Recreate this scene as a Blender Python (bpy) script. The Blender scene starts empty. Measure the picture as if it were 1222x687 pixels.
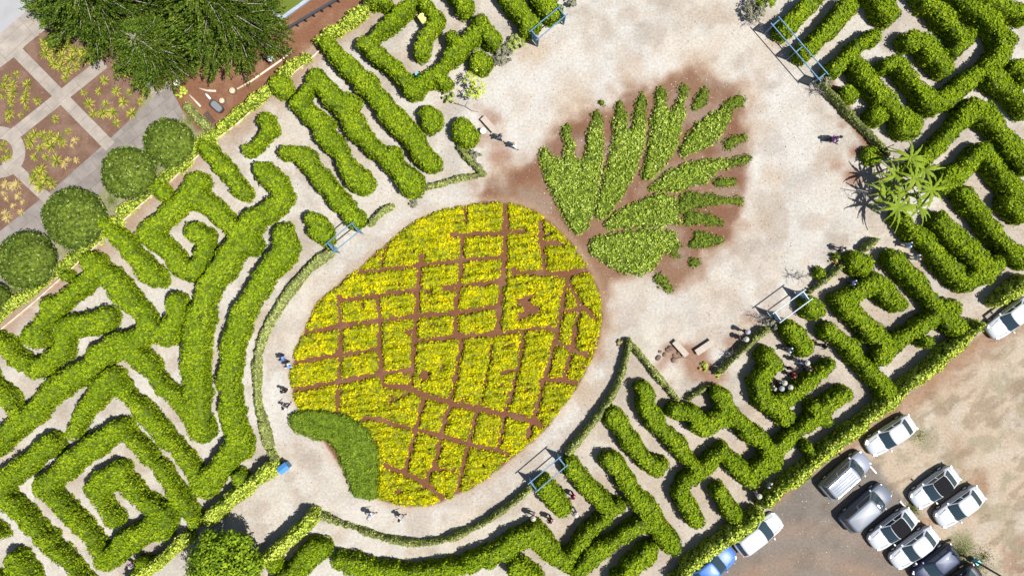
import bpy, math, random
import numpy as np
from mathutils import Vector, Matrix

random.seed(7); RNG = np.random.default_rng(11)
SC = bpy.context.scene; COL = SC.collection
S = 0.072            # metres on the ground per photo pixel
HC = 70.0            # drone height
HALFW = 1222*S/2

# ------------------------------------------------------------ camera
cam = bpy.data.cameras.new('camera'); camo = bpy.data.objects.new('camera', cam); COL.objects.link(camo)
camo.location = (0, 0, HC); cam.sensor_width = 36; cam.lens = 36*HC/(1222*S)
cam.clip_start = 1; cam.clip_end = 6000; SC.camera = camo
# ------------------------------------------------------------ light
SUN_EL = math.radians(63.5); SX, SY = 0.935, -0.355
w = bpy.data.worlds.new('World'); SC.world = w; w.use_nodes = True
nt = w.node_tree; bg = nt.nodes['Background']
sk = nt.nodes.new('ShaderNodeTexSky'); sk.sky_type = 'NISHITA'; sk.sun_disc = False
sk.sun_elevation = SUN_EL; sk.sun_rotation = math.atan2(SX, SY)
nt.links.new(sk.outputs[0], bg.inputs[0]); bg.inputs[1].default_value = 0.065
sl = bpy.data.lights.new('sun', 'SUN'); sl.energy = 5.0; sl.angle = math.radians(0.5); sl.color = (1.0, 0.965, 0.915)
so = bpy.data.objects.new('sun', sl); COL.objects.link(so)
so.rotation_euler = Vector((SX*math.cos(SUN_EL), SY*math.cos(SUN_EL), math.sin(SUN_EL))).to_track_quat('Z', 'Y').to_euler()
so.location = (40, -20, 80)
SC.view_settings.view_transform = 'Standard'; SC.view_settings.look = 'None'
SC.view_settings.exposure = 0.84; SC.view_settings.gamma = 1

# ------------------------------------------------------------ photo plan -> ground plan
# survey coordinates: thirds of a photo pixel, read from a 4 x 3 grid of enlargements
TX = {'0': 0, '1': 918, '2': 1836, '3': 2748}; TY = {'0': 0, '1': 687, '2': 1374}
def P(t, s):
    out = []
    for a in s.split():
        x, y = a.split(','); out.append((float(x)+TX[t[0]], float(y)+TY[t[1]]))
    return out
def G(X3, Y3, h=0.0):
    k = (1-h/HC)
    return ((X3/3-611)*S*k, -(Y3/3-343.5)*S*k)
def Gs(pts, h=0.0): return np.array([G(x, y, h) for x, y in pts])

# ------------------------------------------------------------ noise
_lat = np.random.default_rng(3).random((256, 256))
def vnoise(x, y, sc, seed=0):
    x = np.asarray(x)/sc+seed*17.31+500; y = np.asarray(y)/sc+seed*9.77+500
    xi = np.floor(x).astype(int); yi = np.floor(y).astype(int); fx = x-xi; fy = y-yi
    fx = fx*fx*(3-2*fx); fy = fy*fy*(3-2*fy)
    a = _lat[xi % 256, yi % 256]; b = _lat[(xi+1) % 256, yi % 256]; c = _lat[xi % 256, (yi+1) % 256]; d = _lat[(xi+1) % 256, (yi+1) % 256]
    return (a*(1-fx)+b*fx)*(1-fy)+(c*(1-fx)+d*fx)*fy
def fbm(x, y, sc, seed=0, n=4):
    r = 0; a = 0.5; t = 0
    for i in range(n): r = r+a*vnoise(x, y, sc/2**i, seed+i*3); t += a; a *= .5
    return r/t
def smooth(e0, e1, v):
    t = np.clip((v-e0)/(e1-e0), 0, 1); return t*t*(3-2*t)

# ------------------------------------------------------------ distance fields
def sd_caps(X, Y, caps):
    d = np.full(X.shape, 1e9)
    for (ax, ay, bx, by, r) in caps:
        vx, vy = bx-ax, by-ay; L = vx*vx+vy*vy+1e-9
        t = np.clip(((X-ax)*vx+(Y-ay)*vy)/L, 0, 1)
        d = np.minimum(d, np.hypot(X-ax-t*vx, Y-ay-t*vy)-r)
    return d
def sd_poly(X, Y, pts):
    pts = np.asarray(pts); n = len(pts); d = np.full(X.shape, 1e18); ins = np.zeros(X.shape, bool)
    for i in range(n):
        ax, ay = pts[i]; bx, by = pts[(i+1) % n]; vx, vy = bx-ax, by-ay
        t = np.clip(((X-ax)*vx+(Y-ay)*vy)/(vx*vx+vy*vy+1e-12), 0, 1)
        d = np.minimum(d, (X-ax-t*vx)**2+(Y-ay-t*vy)**2)
        c = ((ay > Y) != (by > Y)) & (X < (bx-ax)*(Y-ay)/((by-ay) if abs(by-ay) > 1e-12 else 1e-12)+ax)
        ins ^= c
    d = np.sqrt(d); return np.where(ins, -d, d)
def catmull(pts, n=6, closed=True):
    pts = np.asarray(pts, float); N = len(pts); out = []
    for i in range(N if closed else N-1):
        if closed: p0, p1, p2, p3 = pts[i-1], pts[i], pts[(i+1) % N], pts[(i+2) % N]
        else: p0, p1, p2, p3 = pts[max(i-1, 0)], pts[i], pts[i+1], pts[min(i+2, N-1)]
        for k in range(n):
            t = k/n
            out.append(.5*((2*p1)+(-p0+p2)*t+(2*p0-5*p1+4*p2-p3)*t*t+(-p0+3*p1-3*p2+p3)*t**3))
    if not closed: out.append(pts[-1])
    return np.array(out)

# ------------------------------------------------------------ mesh + object helpers
def mesh_np(name, V, F4, mats, midx=None, F3=None, smooth_=False):
    me = bpy.data.meshes.new(name); V = np.asarray(V, np.float32)
    F4 = np.zeros((0, 4), np.int32) if F4 is None else np.asarray(F4, np.int32)
    F3 = np.zeros((0, 3), np.int32) if F3 is None else np.asarray(F3, np.int32)
    me.vertices.add(len(V)); me.vertices.foreach_set('co', V.ravel())
    me.loops.add(F4.size+F3.size); me.loops.foreach_set('vertex_index', np.concatenate([F4.ravel(), F3.ravel()]))
    n4, n3 = len(F4), len(F3); me.polygons.add(n4+n3)
    st = np.concatenate([np.arange(n4)*4, n4*4+np.arange(n3)*3]).astype(np.int32)
    me.polygons.foreach_set('loop_start', st)
    me.polygons.foreach_set('loop_total', np.concatenate([np.full(n4, 4), np.full(n3, 3)]).astype(np.int32))
    for m in mats: me.materials.append(m)
    if midx is not None: me.polygons.foreach_set('material_index', np.asarray(midx, np.int32))
    if smooth_: me.polygons.foreach_set('use_smooth', np.ones(n4+n3, bool))
    me.update(calc_edges=True); me.validate(); return me
class MB:
    """collects simple shapes into ONE mesh"""
    def __init__(s): s.v = []; s.f = []; s.sm = []
    def add(s, vs, fs, sm=False):
        o = len(s.v); s.v += [tuple(v) for v in vs]; s.f += [tuple(i+o for i in f) for f in fs]; s.sm += [sm]*len(fs)
    def box(s, cx, cy, cz, sx, sy, sz, rz=0, taper=1.0):
        vs = []
        for z, k in ((-.5, 1), (.5, taper)):
            for x, y in ((-.5, -.5), (.5, -.5), (.5, .5), (-.5, .5)):
                X, Y = x*sx*k, y*sy*k
                vs.append((cx+X*math.cos(rz)-Y*math.sin(rz), cy+X*math.sin(rz)+Y*math.cos(rz), cz+z*sz))
        s.add(vs, [(3, 2, 1, 0), (4, 5, 6, 7), (0, 1, 5, 4), (1, 2, 6, 5), (2, 3, 7, 6), (3, 0, 4, 7)]); return s
    def bar(s, a, b, wd, ht):
        a = Vector(a); b = Vector(b); d = (b-a).normalized(); up = Vector((0, 0, 1)) if abs(d.z) < .9 else Vector((1, 0, 0))
        r = d.cross(up).normalized()*wd/2; u = r.cross(d).normalized()*ht/2
        vs = [p+q for p in (a, b) for q in (-r-u, r-u, r+u, -r+u)]
        s.add(vs, [(0, 1, 2, 3), (7, 6, 5, 4), (0, 4, 5, 1), (1, 5, 6, 2), (2, 6, 7, 3), (3, 7, 4, 0)]); return s
    def tube(s, pts, rad, n=8):
        pts = [Vector(p) for p in pts]; rad = rad if isinstance(rad, (list, tuple)) else [rad]*len(pts)
        vs = []; fs = []
        for i, p in enumerate(pts):
            d = (pts[min(i+1, len(pts)-1)]-pts[max(i-1, 0)]).normalized()
            up = Vector((0, 0, 1)) if abs(d.z) < .9 else Vector((1, 0, 0)); r = d.cross(up).normalized(); u = r.cross(d)
            for k in range(n):
                a = 2*math.pi*k/n; vs.append(p+(r*math.cos(a)+u*math.sin(a))*rad[i])
        for i in range(len(pts)-1):
            for k in range(n): fs.append((i*n+k, i*n+(k+1) % n, (i+1)*n+(k+1) % n, (i+1)*n+k))
        fs.append(tuple(range(n))[::-1]); fs.append(tuple((len(pts)-1)*n+k for k in range(n)))
        s.add(vs, fs, True); return s
    def lathe(s, prof, n=20, c=(0, 0, 0)):
        vs = []; fs = []
        for r, z in prof:
            for k in range(n): a = 2*math.pi*k/n; vs.append((c[0]+r*math.cos(a), c[1]+r*math.sin(a), c[2]+z))
        for i in range(len(prof)-1):
            for k in range(n): fs.append((i*n+k, i*n+(k+1) % n, (i+1)*n+(k+1) % n, (i+1)*n+k))
        fs.append(tuple(range(n))[::-1]); fs.append(tuple((len(prof)-1)*n+k for k in range(n)))
        s.add(vs, fs, True); return s
    def build(s, name, mat, parent=None):
        me = bpy.data.meshes.new(name); me.from_pydata(s.v, [], s.f); me.materials.append(mat)
        me.polygons.foreach_set('use_smooth', np.array(s.sm, bool)); me.update()
        return link(name, me, parent)
def link(name, me, parent=None):
    o = bpy.data.objects.new(name, me); COL.objects.link(o)
    if parent is not None: o.parent = parent
    return o
def tag(o, label=None, cat=None, group=None, kind=None):
    if label: o['label'] = label
    if cat: o['category'] = cat
    if group: o['group'] = group
    if kind: o['kind'] = kind
    return o
def empty(name, loc=(0, 0, 0), rz=0, label=None, cat=None, group=None):
    o = bpy.data.objects.new(name, None); o.empty_display_size = .3; COL.objects.link(o)
    o.location = loc; o.rotation_euler = (0, 0, rz); tag(o, label, cat, group); return o
def copy_tree(o, parent=None):
    c = o.copy(); COL.objects.link(c); c.parent = parent
    for ch in list(o.children): copy_tree(ch, c)
    return c

# ------------------------------------------------------------ materials
def mat(name, base=(.5, .5, .5), rough=.8, metal=0.0, spec=.5, coat=0.0):
    m = bpy.data.materials.new(name); m.use_nodes = True; b = m.node_tree.nodes['Principled BSDF']
    b.inputs['Base Color'].default_value = (*base, 1); b.inputs['Roughness'].default_value = rough
    b.inputs['Metallic'].default_value = metal; b.inputs['Specular IOR Level'].default_value = spec
    b.inputs['Coat Weight'].default_value = coat; return m
def noisy(name, c1, c2, scale=3.0, rough=.85, bump=.0, bscale=None, spec=.3, detail=6):
    m = mat(name, c1, rough, spec=spec); nt = m.node_tree; N = nt.nodes; L = nt.links; b = N['Principled BSDF']
    tc = N.new('ShaderNodeTexCoord'); n = N.new('ShaderNodeTexNoise'); n.inputs['Scale'].default_value = scale; n.inputs['Detail'].default_value = detail
    r = N.new('ShaderNodeValToRGB'); r.color_ramp.elements[0].position = .32; r.color_ramp.elements[1].position = .68
    r.color_ramp.elements[0].color = (*c1, 1); r.color_ramp.elements[1].color = (*c2, 1)
    L.new(tc.outputs['Object'], n.inputs['Vector']); L.new(n.outputs['Fac'], r.inputs['Fac']); L.new(r.outputs['Color'], b.inputs['Base Color'])
    if bump:
        n2 = N.new('ShaderNodeTexNoise'); n2.inputs['Scale'].default_value = bscale or scale*6; bp = N.new('ShaderNodeBump')
        bp.inputs['Strength'].default_value = bump; bp.inputs['Distance'].default_value = .05
        L.new(tc.outputs['Object'], n2.inputs['Vector']); L.new(n2.outputs['Fac'], bp.inputs['Height']); L.new(bp.outputs['Normal'], b.inputs['Normal'])
    return m
def leafmat(name, cols, trans=.14, rough=.55, patch=.35, pscale=.45):
    """each leaf takes its own tint; large soft patches of tint run over the plant"""
    m = mat(name, cols[0], rough, spec=.03); nt = m.node_tree; N = nt.nodes; L = nt.links; b = N['Principled BSDF']
    g = N.new('ShaderNodeNewGeometry'); r = N.new('ShaderNodeValToRGB'); e = r.color_ramp.elements
    e[0].position = 0; e[0].color = (*cols[0], 1); e[1].position = 1; e[1].color = (*cols[-1], 1)
    for i, c in enumerate(cols[1:-1]): q = e.new((i+1)/(len(cols)-1)); q.color = (*c, 1)
    tc = N.new('ShaderNodeTexCoord'); n = N.new('ShaderNodeTexNoise'); n.inputs['Scale'].default_value = pscale; n.inputs['Detail'].default_value = 5
    mr = N.new('ShaderNodeMapRange'); mr.inputs['From Min'].default_value = .3; mr.inputs['From Max'].default_value = .7
    mx = N.new('ShaderNodeMix'); mx.inputs[0].default_value = patch
    L.new(tc.outputs['Object'], n.inputs['Vector']); L.new(n.outputs['Fac'], mr.inputs['Value'])
    L.new(g.outputs['Random Per Island'], mx.inputs[2]); L.new(mr.outputs['Result'], mx.inputs[3])
    L.new(mx.outputs[0], r.inputs['Fac']); L.new(r.outputs['Color'], b.inputs['Base Color'])
    t = N.new('ShaderNodeBsdfTranslucent'); L.new(r.outputs['Color'], t.inputs['Color'])
    ms = N.new('ShaderNodeMixShader'); ms.inputs[0].default_value = trans
    L.new(b.outputs[0], ms.inputs[1]); L.new(t.outputs[0], ms.inputs[2])
    L.new(ms.outputs[0], N['Material Output'].inputs['Surface']); return m
M = {}
M['hedge'] = leafmat('hedge_leaf', [(.05, .095, .004), (.125, .195, .005), (.20, .275, .007), (.31, .37, .025)])
M['hedge_in'] = None
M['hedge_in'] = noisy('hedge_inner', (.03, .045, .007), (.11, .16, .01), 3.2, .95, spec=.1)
M['lime'] = leafmat('pale_hedge_leaf', [(.15, .20, .02), (.32, .39, .04), (.46, .52, .07), (.56, .60, .18)])
M['olive'] = leafmat('dry_hedge_leaf', [(.12, .15, .035), (.24, .29, .06), (.34, .39, .10), (.45, .46, .22)])
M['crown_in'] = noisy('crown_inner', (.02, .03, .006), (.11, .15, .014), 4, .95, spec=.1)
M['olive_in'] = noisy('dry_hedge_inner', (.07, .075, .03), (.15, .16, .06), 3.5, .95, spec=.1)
M['yellow'] = leafmat('yellow_leaf', [(.10, .14, .004), (.30, .32, .003), (.52, .47, .002), (.74, .55, .002)], patch=.6, pscale=.8)
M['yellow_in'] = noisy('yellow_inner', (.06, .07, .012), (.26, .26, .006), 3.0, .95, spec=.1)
M['frond'] = leafmat('crown_leaf', [(.06, .11, .01), (.19, .28, .022), (.33, .42, .05), (.56, .62, .2)], patch=.15)
M['frond_dk'] = leafmat('dark_crown_leaf', [(.06, .10, .012), (.13, .19, .018), (.24, .30, .04)], patch=.15)
M['ivy'] = leafmat('ivy_leaf', [(.05, .09, .008), (.11, .175, .010), (.17, .255, .018), (.28, .35, .07)])
M['ball'] = leafmat('topiary_leaf', [(.015, .035, .004), (.045, .08, .008), (.10, .155, .018), (.32, .38, .12)], patch=.1)
M['pine'] = leafmat('conifer_needles', [(.012, .026, .004), (.038, .070, .008), (.09, .14, .014), (.22, .27, .04)], trans=.15, patch=.3)
M['tree'] = leafmat('tree_leaf', [(.03, .05, .006), (.08, .14, .008), (.17, .25, .012), (.28, .36, .02)], patch=.1)
M['brom'] = leafmat('spiky_leaf', [(.05, .08, .015), (.16, .19, .025), (.38, .36, .045), (.50, .42, .12)], patch=.2)
M['bromdry'] = leafmat('dry_spiky_leaf', [(.22, .17, .06), (.38, .30, .11), (.45, .38, .2)], patch=.2)
M['banana'] = leafmat('banana_leaf', [(.05, .09, .01), (.14, .20, .018), (.30, .36, .045)], patch=.1)
M['grey_leaf'] = leafmat('grey_shrub_leaf', [(.10, .10, .07), (.2, .2, .13), (.28, .27, .2)])
M['grass'] = leafmat('grass_blade', [(.06, .10, .02), (.14, .18, .04), (.24, .24, .09)])
M['bark'] = noisy('bark', (.11, .085, .06), (.22, .18, .14), 9, bump=.4)
M['palebark'] = noisy('pale_bark', (.16, .14, .12), (.32, .29, .26), 12)
M['timber'] = noisy('edging_timber', (.42, .30, .2), (.62, .52, .42), 2.5)
M['wood'] = noisy('weathered_wood', (.24, .20, .16), (.36, .31, .26), 7, bump=.2)
M['stonebench'] = noisy('bench_concrete', (.27, .23, .19), (.35, .30, .25), 4)
M['concrete'] = noisy('path_concrete', (0.216, 0.187, 0.158), (0.288, 0.256, 0.223), 1.1, bump=.1)
M['slate'] = noisy('plaza_paving', (0.144, 0.126, 0.112), (0.216, 0.194, 0.176), .5, bump=.1)
def slabs(name, c1, c2, mortar, wd, ht, rot):
    m = mat(name, c1, .9, spec=.2); nt = m.node_tree; N = nt.nodes; L = nt.links; b = N['Principled BSDF']
    tc = N.new('ShaderNodeTexCoord'); mp = N.new('ShaderNodeMapping'); mp.inputs['Rotation'].default_value = (0, 0, rot); br = N.new('ShaderNodeTexBrick')
    br.inputs['Scale'].default_value = 1; br.inputs['Brick Width'].default_value = wd; br.inputs['Row Height'].default_value = ht; br.inputs['Mortar Size'].default_value = .022; br.offset = .5
    br.inputs['Color1'].default_value = (*c1, 1); br.inputs['Color2'].default_value = (*c2, 1); br.inputs['Mortar'].default_value = (*mortar, 1)
    n = N.new('ShaderNodeTexNoise'); n.inputs['Scale'].default_value = .9; n.inputs['Detail'].default_value = 8; n.inputs['Roughness'].default_value = .7
    mr = N.new('ShaderNodeMapRange'); mr.inputs['From Min'].default_value = .3; mr.inputs['From Max'].default_value = .7; mr.inputs['To Min'].default_value = .74; mr.inputs['To Max'].default_value = 1.2
    mu = N.new('ShaderNodeVectorMath'); mu.operation = 'SCALE'
    L.new(tc.outputs['Object'], mp.inputs['Vector']); L.new(mp.outputs[0], br.inputs['Vector']); L.new(tc.outputs['Object'], n.inputs['Vector']); L.new(n.outputs['Fac'], mr.inputs['Value'])
    L.new(br.outputs['Color'], mu.inputs[0]); L.new(mr.outputs['Result'], mu.inputs['Scale']); L.new(mu.outputs[0], b.inputs['Base Color']); return m
M['concrete'] = slabs('path_concrete', (.25, .22, .19), (.225, .195, .165), (.17, .145, .12), 1.2, 3.2, math.radians(48))
M['slate'] = slabs('plaza_paving', (.185, .165, .15), (.155, .135, .12), (.13, .11, .1), 1.5, 1.0, math.radians(-38))
M['drivegrey'] = noisy('grey_roadway', (0.216, 0.216, 0.223), (0.259, 0.259, 0.266), .6)
M['bluepaint'] = noisy('blue_paint', (.05, .13, .22), (.085, .18, .27), 5, rough=.5)
M['lattice'] = mat('lattice_paint', (.06, .14, .22), .6)
M['greypaint'] = mat('grey_paint', (.22, .28, .33), .5)
M['blacksteel'] = mat('dark_steel', (.03, .03, .035), .5)
M['white'] = mat('white_plastic', (.75, .75, .73), .5)
M['teal'] = mat('teal_plastic', (.05, .35, .38), .5)
M['tyre'] = mat('tyre_rubber', (.02, .02, .02), .85)
M['rim'] = mat('alloy_rim', (.5, .5, .52), .3, .8)
M['glass'] = mat('car_glass', (.02, .035, .045), .06, spec=.7)
M['lamp_red'] = mat('tail_lamp', (.45, .02, .02), .25)
M['lamp_clear'] = mat('head_lamp', (.6, .62, .62), .12)
M['ribs'] = mat('roof_rib_paint', (.24, .26, .29), .85, spec=.1)
M['trim'] = mat('black_trim', (.03, .03, .032), .55)
M['plate'] = mat('number_plate', (.7, .7, .68), .5)

# ------------------------------------------------------------ ground
EG3 = [(1768, 725), (1668, 737), (1558, 762), (1458, 817), (1378, 882), (1298, 952), (1218, 1017), (1143, 1087), (1098, 1167), (1063, 1247), (1043, 1327),
       (1048, 1404), (1080, 1474), (1148, 1560), (1240, 1690), (1340, 1775), (1418, 1799), (1498, 1809), (1568, 1795), (1648, 1762), (1738, 1710), (1836, 1630), (1946, 1535), (2056, 1394),
       (2126, 1257), (2151, 1137), (2141, 1047), (2106, 967), (2046, 877), (1966, 797), (1896, 750), (1836, 732)]
EGG = catmull(Gs(EG3), 5)
SOILPOLY = Gs([(1900, 560), (2030, 440), (2160, 360), (2300, 300), (2470, 250), (2640, 290), (2681, 400), (2681, 690), (2620, 860), (2520, 930), (2420, 1030), (2290, 960), (2190, 1020),
               (2175, 1150), (2140, 1260), (2040, 1330), (1950, 1000), (1700, 700), (1740, 640), (1860, 600)])
CROWNPOLY = SOILPOLY
PARK = Gs([(2380, 2150), (2700, 1850), (3100, 1530), (3530, 1180), (3750, 1000), (5200, 0), (5200, 4200), (2200, 4200), (2200, 2400)])
DRIVE = Gs([(2380, 2150), (2700, 1860), (3050, 1600), (3130, 1660), (3240, 1800), (3300, 1960), (3390, 2080), (3440, 2400), (3200, 3600), (2200, 3600)])
MAZE_SE = Gs([(1880, 2200), (1890, 1780), (2060, 1600), (2260, 1260), (2450, 1420), (2760, 1180), (3000, 960), (3150, 870), (3300, 800), (3800, 300), (3800, 1100), (2400, 2200)])
NW = Gs([(-2600, 3400), (-20, 1165), (1340, -30), (2600, -1100), (2600, -4000), (-4000, -4000), (-4000, 3400)])
MULCH = Gs([(655, 400), (560, 330), (480, 200), (300, -400), (1500, -400), (1330, -20), (760, 480), (700, 470)])
BEDBROWN = Gs([(-60, 900), (-60, 200), (200, 60), (420, 60), (560, 300), (400, 520), (180, 700), (40, 800)])
def ground_colour(X, Y):
    n1 = fbm(X, Y, 6, 1); n2 = fbm(X, Y, 2.2, 5); n3 = fbm(X, Y, .9, 9, 2); wob = (n2-.5)*2.2+(n3-.5)*1.0
    c = np.zeros(X.shape+(3,)); c[:] = (.60, .575, .54)
    def mix(col, f):
        f = np.clip(f, 0, 1)[..., None]; c[:] = c*(1-f)+np.array(col)*f
    mix((.58, .51, .42), smooth(.46, .74, n1)*.5)                       # warm sand drifts
    mix((.52, .49, .45), smooth(.5, .75, fbm(X, Y, 4, 33))*.5)           # grey gravel
    maze = smooth(.3, -.3, sd_poly(X, Y, MAZE_SE)+wob*.5)
    mix((.47, .385, .30), maze*(.35+.5*smooth(.35, .7, n2)))
    mix((.40, .36, .32), smooth(.48, .7, fbm(X, Y, 3, 44))*.55*smooth(3, 9, np.hypot(X-9, Y-3)))
    mix((.52, .43, .34), smooth(.52, .74, fbm(X, Y, 2.6, 47))*.4)
    mix((.40, .33, .27), smooth(.50, .66, fbm(X, Y, 2.0, 51, 4))*.55*smooth(2, 6, np.hypot(X-5, Y-9)-8))
    # trodden tan centre of the plaza
    for (x3, y3, r, s) in [(2260, 240, 2.2, .55), (2050, 330, 2.8, .5), (2480, 230, 2.6, .5), (2680, 340, 2.2, .6), (1925, 190, 1.6, .55), (2700, 470, 2.4, .5), (1800, 600, 2.5, .5), (2760, 620, 2.0, .5),
                           (2760, 150, 1.5, .4), (2150, 1200, 2.2, .5), (2090, 1400, 2.6, .5), (1330, 1050, 1.6, .5), (1840, 700, 3.5, .6), (1230, 1060, 1.2, .4), (2250, 450, 2.5, .55), (2560, 40, 2.5, .35), (3010, 170, .8, .3),
                           (2220, 1010, 2.5, .4), (2560, 1050, 3., .25), (1050, 1640, 1.0, .4), (3060, 430, 1.0, .5), (2700, 800, 2.4, .45), (2150, 100, 2.0, .2), (1760, 480, 2.0, .5), (2680, 1180, 2.0, .5)]:
        gx, gy = G(x3, y3); d = np.hypot(X-gx, Y-gy)+wob*.9
        mix((.47, .34, .225), smooth(r, r*.1, d)*s)
    st = fbm(X*.8+Y*.9, (Y-X)*2.2, 2.2, 113, 3)
    mix((.52, .44, .36), smooth(.55, .70, st)*.3)
    mix((.62, .59, .55), smooth(.56, .70, fbm(X, Y, 1.8, 117, 3))*.3)
    # red earth stains
    for (x3, y3, r, s) in [(3060, 545, 1.0, .9), (3055, 640, 1.6, .9), (3000, 590, 1.1, .6), (2480, 1290, 1.9, .85), (2400, 1260, 1.3, .7), (2360, 1310, 1.0, .6), (2560, 1340, 1.5, .75), (2620, 1230, 1.2, .6), (1790, 560, 1.5, .75), (1745, 420, 1.3, .6), (1700, 380, 1.0, .5), (1720, 500, 1.0, .5),
                           (1240, 90, 1., .6), (3020, 450, .7, .5), (2080, 1100, 1., .3), (2690, 1140, .9, .4)]:
        gx, gy = G(x3, y3); d = np.hypot(X-gx, Y-gy)+wob*.6
        mix((.30, .145, .085), smooth(r, r*.25, d)*s)
    dl = sd_caps(X, Y, [(*G(2960, 300), *G(3120, 520), 0.0)])
    mix((.27, .13, .075), smooth(.9, .35, dl+wob*.3)*.9)
    # red soil of the crown and around the pineapple
    d = sd_poly(X, Y, SOILPOLY)
    mix((.38, .25, .17), smooth(1.3, -.4, d+wob*1.1)*.75)
    mix((.255, .145, .09), smooth(.3, -.9, d+wob*.9)*.96)
    mix((.33, .25, .20), smooth(.5, .68, fbm(X, Y, 2.4, 61))*smooth(0, -.6, d)*.6)
    mix((.20, .085, .05), smooth(.5, .7, fbm(X, Y, 1.8, 63))*smooth(0, -.6, d)*.6)
    de = sd_poly(X, Y, EGG)
    mix((.46, .33, .22), smooth(1.0, 0, de+wob*.25)*.5)
    mix((.20, .085, .045), smooth(.22, -.05, de+(n3-.5)*.3))
    mix((.27, .14, .09), smooth(.5, .8, fbm(X, Y, 1.2, 71))*smooth(0, -.3, de)*.6)
    # tan strips inside the wall, north west
    nw = sd_poly(X, Y, NW)
    mix((.36, .245, .17), smooth(3.2, .5, nw+wob*.9)*.85)
    mix((.40, .36, .27), smooth(.05, -.05, nw))
    mix((.22, .235, .09), smooth(.05, -.05, nw)*smooth(.42, .62, n2)*.6)
    mix((.25, .12, .07), smooth(.2, -.2, sd_poly(X, Y, MULCH)+wob*.2))
    mix((.33, .2, .13), smooth(.2, -.2, sd_poly(X, Y, MULCH))*smooth(.5, .8, n3)*.5)
    mix((.205, .12, .085), smooth(.1, -.1, sd_poly(X, Y, BEDBROWN)))
    mix((.27, .175, .13), smooth(.1, -.1, sd_poly(X, Y, BEDBROWN))*smooth(.45, .7, n3)*.6)
    # car park earth and drive
    dp = sd_poly(X, Y, PARK)
    pk = smooth(.2, -.2, dp)
    mix((.49, .40, .305), pk)
    mix((.50, .44, .36), pk*smooth(.45, .7, fbm(X, Y, 5, 81))*.8)
    mix((.30, .175, .105), pk*smooth(.5, .72, fbm(X, Y, 4.5, 91))*.75)
    mix((.33, .29, .2), pk*smooth(.5, .65, fbm(X, Y, 1.6, 95))*.7)
    mix((.52, .47, .40), pk*smooth(.56, .64, fbm(X, Y, 1.1, 98, 3))*.5)
    mix((.27, .20, .14), pk*smooth(.58, .68, fbm(X*1.0+Y*.6, Y*2.4-X*1.4, 2.0, 99, 3))*.55)
    mix((.31, .16, .09), pk*smooth(3.0, .3, -dp+wob)*.7)
    for (x3, y3, r, s) in [(3440, 1960, 1.6, .7), (3270, 1830, 1.0, .8), (3500, 2010, 1.2, .7), (3290, 1560, 1.6, .35)]:
        gx, gy = G(x3, y3); mix((.13, .17, .04), smooth(r, r*.3, np.hypot(X-gx, Y-gy)+wob*.6)*s*.8)
    dd = sd_poly(X, Y, DRIVE); dv = smooth(.5, -.5, dd+wob*.35)
    mix((.205, .18, .16), dv)
    cx, cy = G(2900, 2400); rr = np.hypot(X-cx, (Y-cy))
    band = np.exp(-((rr-9.5-wob*.2)/1.1)**2)+.7*np.exp(-((rr-12.2)/.8)**2)
    mix((.33, .22, .155), dv*np.clip(band, 0, 1)*.75)
    mix((.27, .235, .205), dv*smooth(.45, .7, n1)*.5)
    mix((.13, .115, .10), dv*smooth(.6, .75, n2)*.4)
    mix((.30, .31, .17), smooth(47.5, 50, np.maximum(np.abs(X), np.abs(Y)*1.7)))
    n3 = np.where(np.abs(X) > 49, .5, n3)
    return np.clip(c*.55*(.93+.14*n3[..., None])*np.array([1.01, 1.0, .965]), 0, 1)
def build_ground():
    far = np.array([60, 75, 100, 150, 250, 450, 900, 1800.]); fx = np.arange(-48, 48.01, .17); fy = np.arange(-29, 29.01, .17)
    xs = np.concatenate([-far[::-1], fx, far]); ys = np.concatenate([-far[::-1], [-35], fy, [35], far])
    X, Y = np.meshgrid(xs, ys, indexing='ij'); c = ground_colour(X, Y)
    nx, ny = X.shape; V = np.stack([X.ravel(), Y.ravel(), np.zeros(X.size)], 1)
    i = np.arange((nx-1)*(ny-1)); a = (i//(ny-1))*ny+i % (ny-1); F = np.stack([a, a+ny, a+ny+1, a+1], 1)
    m = mat('ground', (.5, .45, .4), .95, spec=.15); nt = m.node_tree; N = nt.nodes; L = nt.links; b = N['Principled BSDF']
    at = N.new('ShaderNodeAttribute'); at.attribute_name = 'earth'
    tc = N.new('ShaderNodeTexCoord'); n = N.new('ShaderNodeTexNoise'); n.inputs['Scale'].default_value = 4.5; n.inputs['Detail'].default_value = 8; n.inputs['Roughness'].default_value = .75
    mr = N.new('ShaderNodeMapRange'); mr.inputs['From Min'].default_value = .32; mr.inputs['From Max'].default_value = .68; mr.inputs['To Min'].default_value = .74; mr.inputs['To Max'].default_value = 1.2
    mu = N.new('ShaderNodeVectorMath'); mu.operation = 'SCALE'
    L.new(tc.outputs['Object'], n.inputs['Vector']); L.new(n.outputs['Fac'], mr.inputs['Value'])
    L.new(at.outputs['Color'], mu.inputs[0]); L.new(mr.outputs['Result'], mu.inputs['Scale']); L.new(mu.outputs[0], b.inputs['Base Color'])
    bp = N.new('ShaderNodeBump'); bp.inputs['Strength'].default_value = .35; bp.inputs['Distance'].default_value = .04
    L.new(n.outputs['Fac'], bp.inputs['Height']); L.new(bp.outputs['Normal'], b.inputs['Normal'])
    me = mesh_np('ground', V, F, [m])
    ca = me.color_attributes.new('earth', 'FLOAT_COLOR', 'POINT')
    ca.data.foreach_set('color', np.concatenate([c.reshape(-1, 3), np.ones((X.size, 1))], 1).astype(np.float32).ravel())
    tag(link('ground', me), kind='structure')
build_ground()
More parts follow.
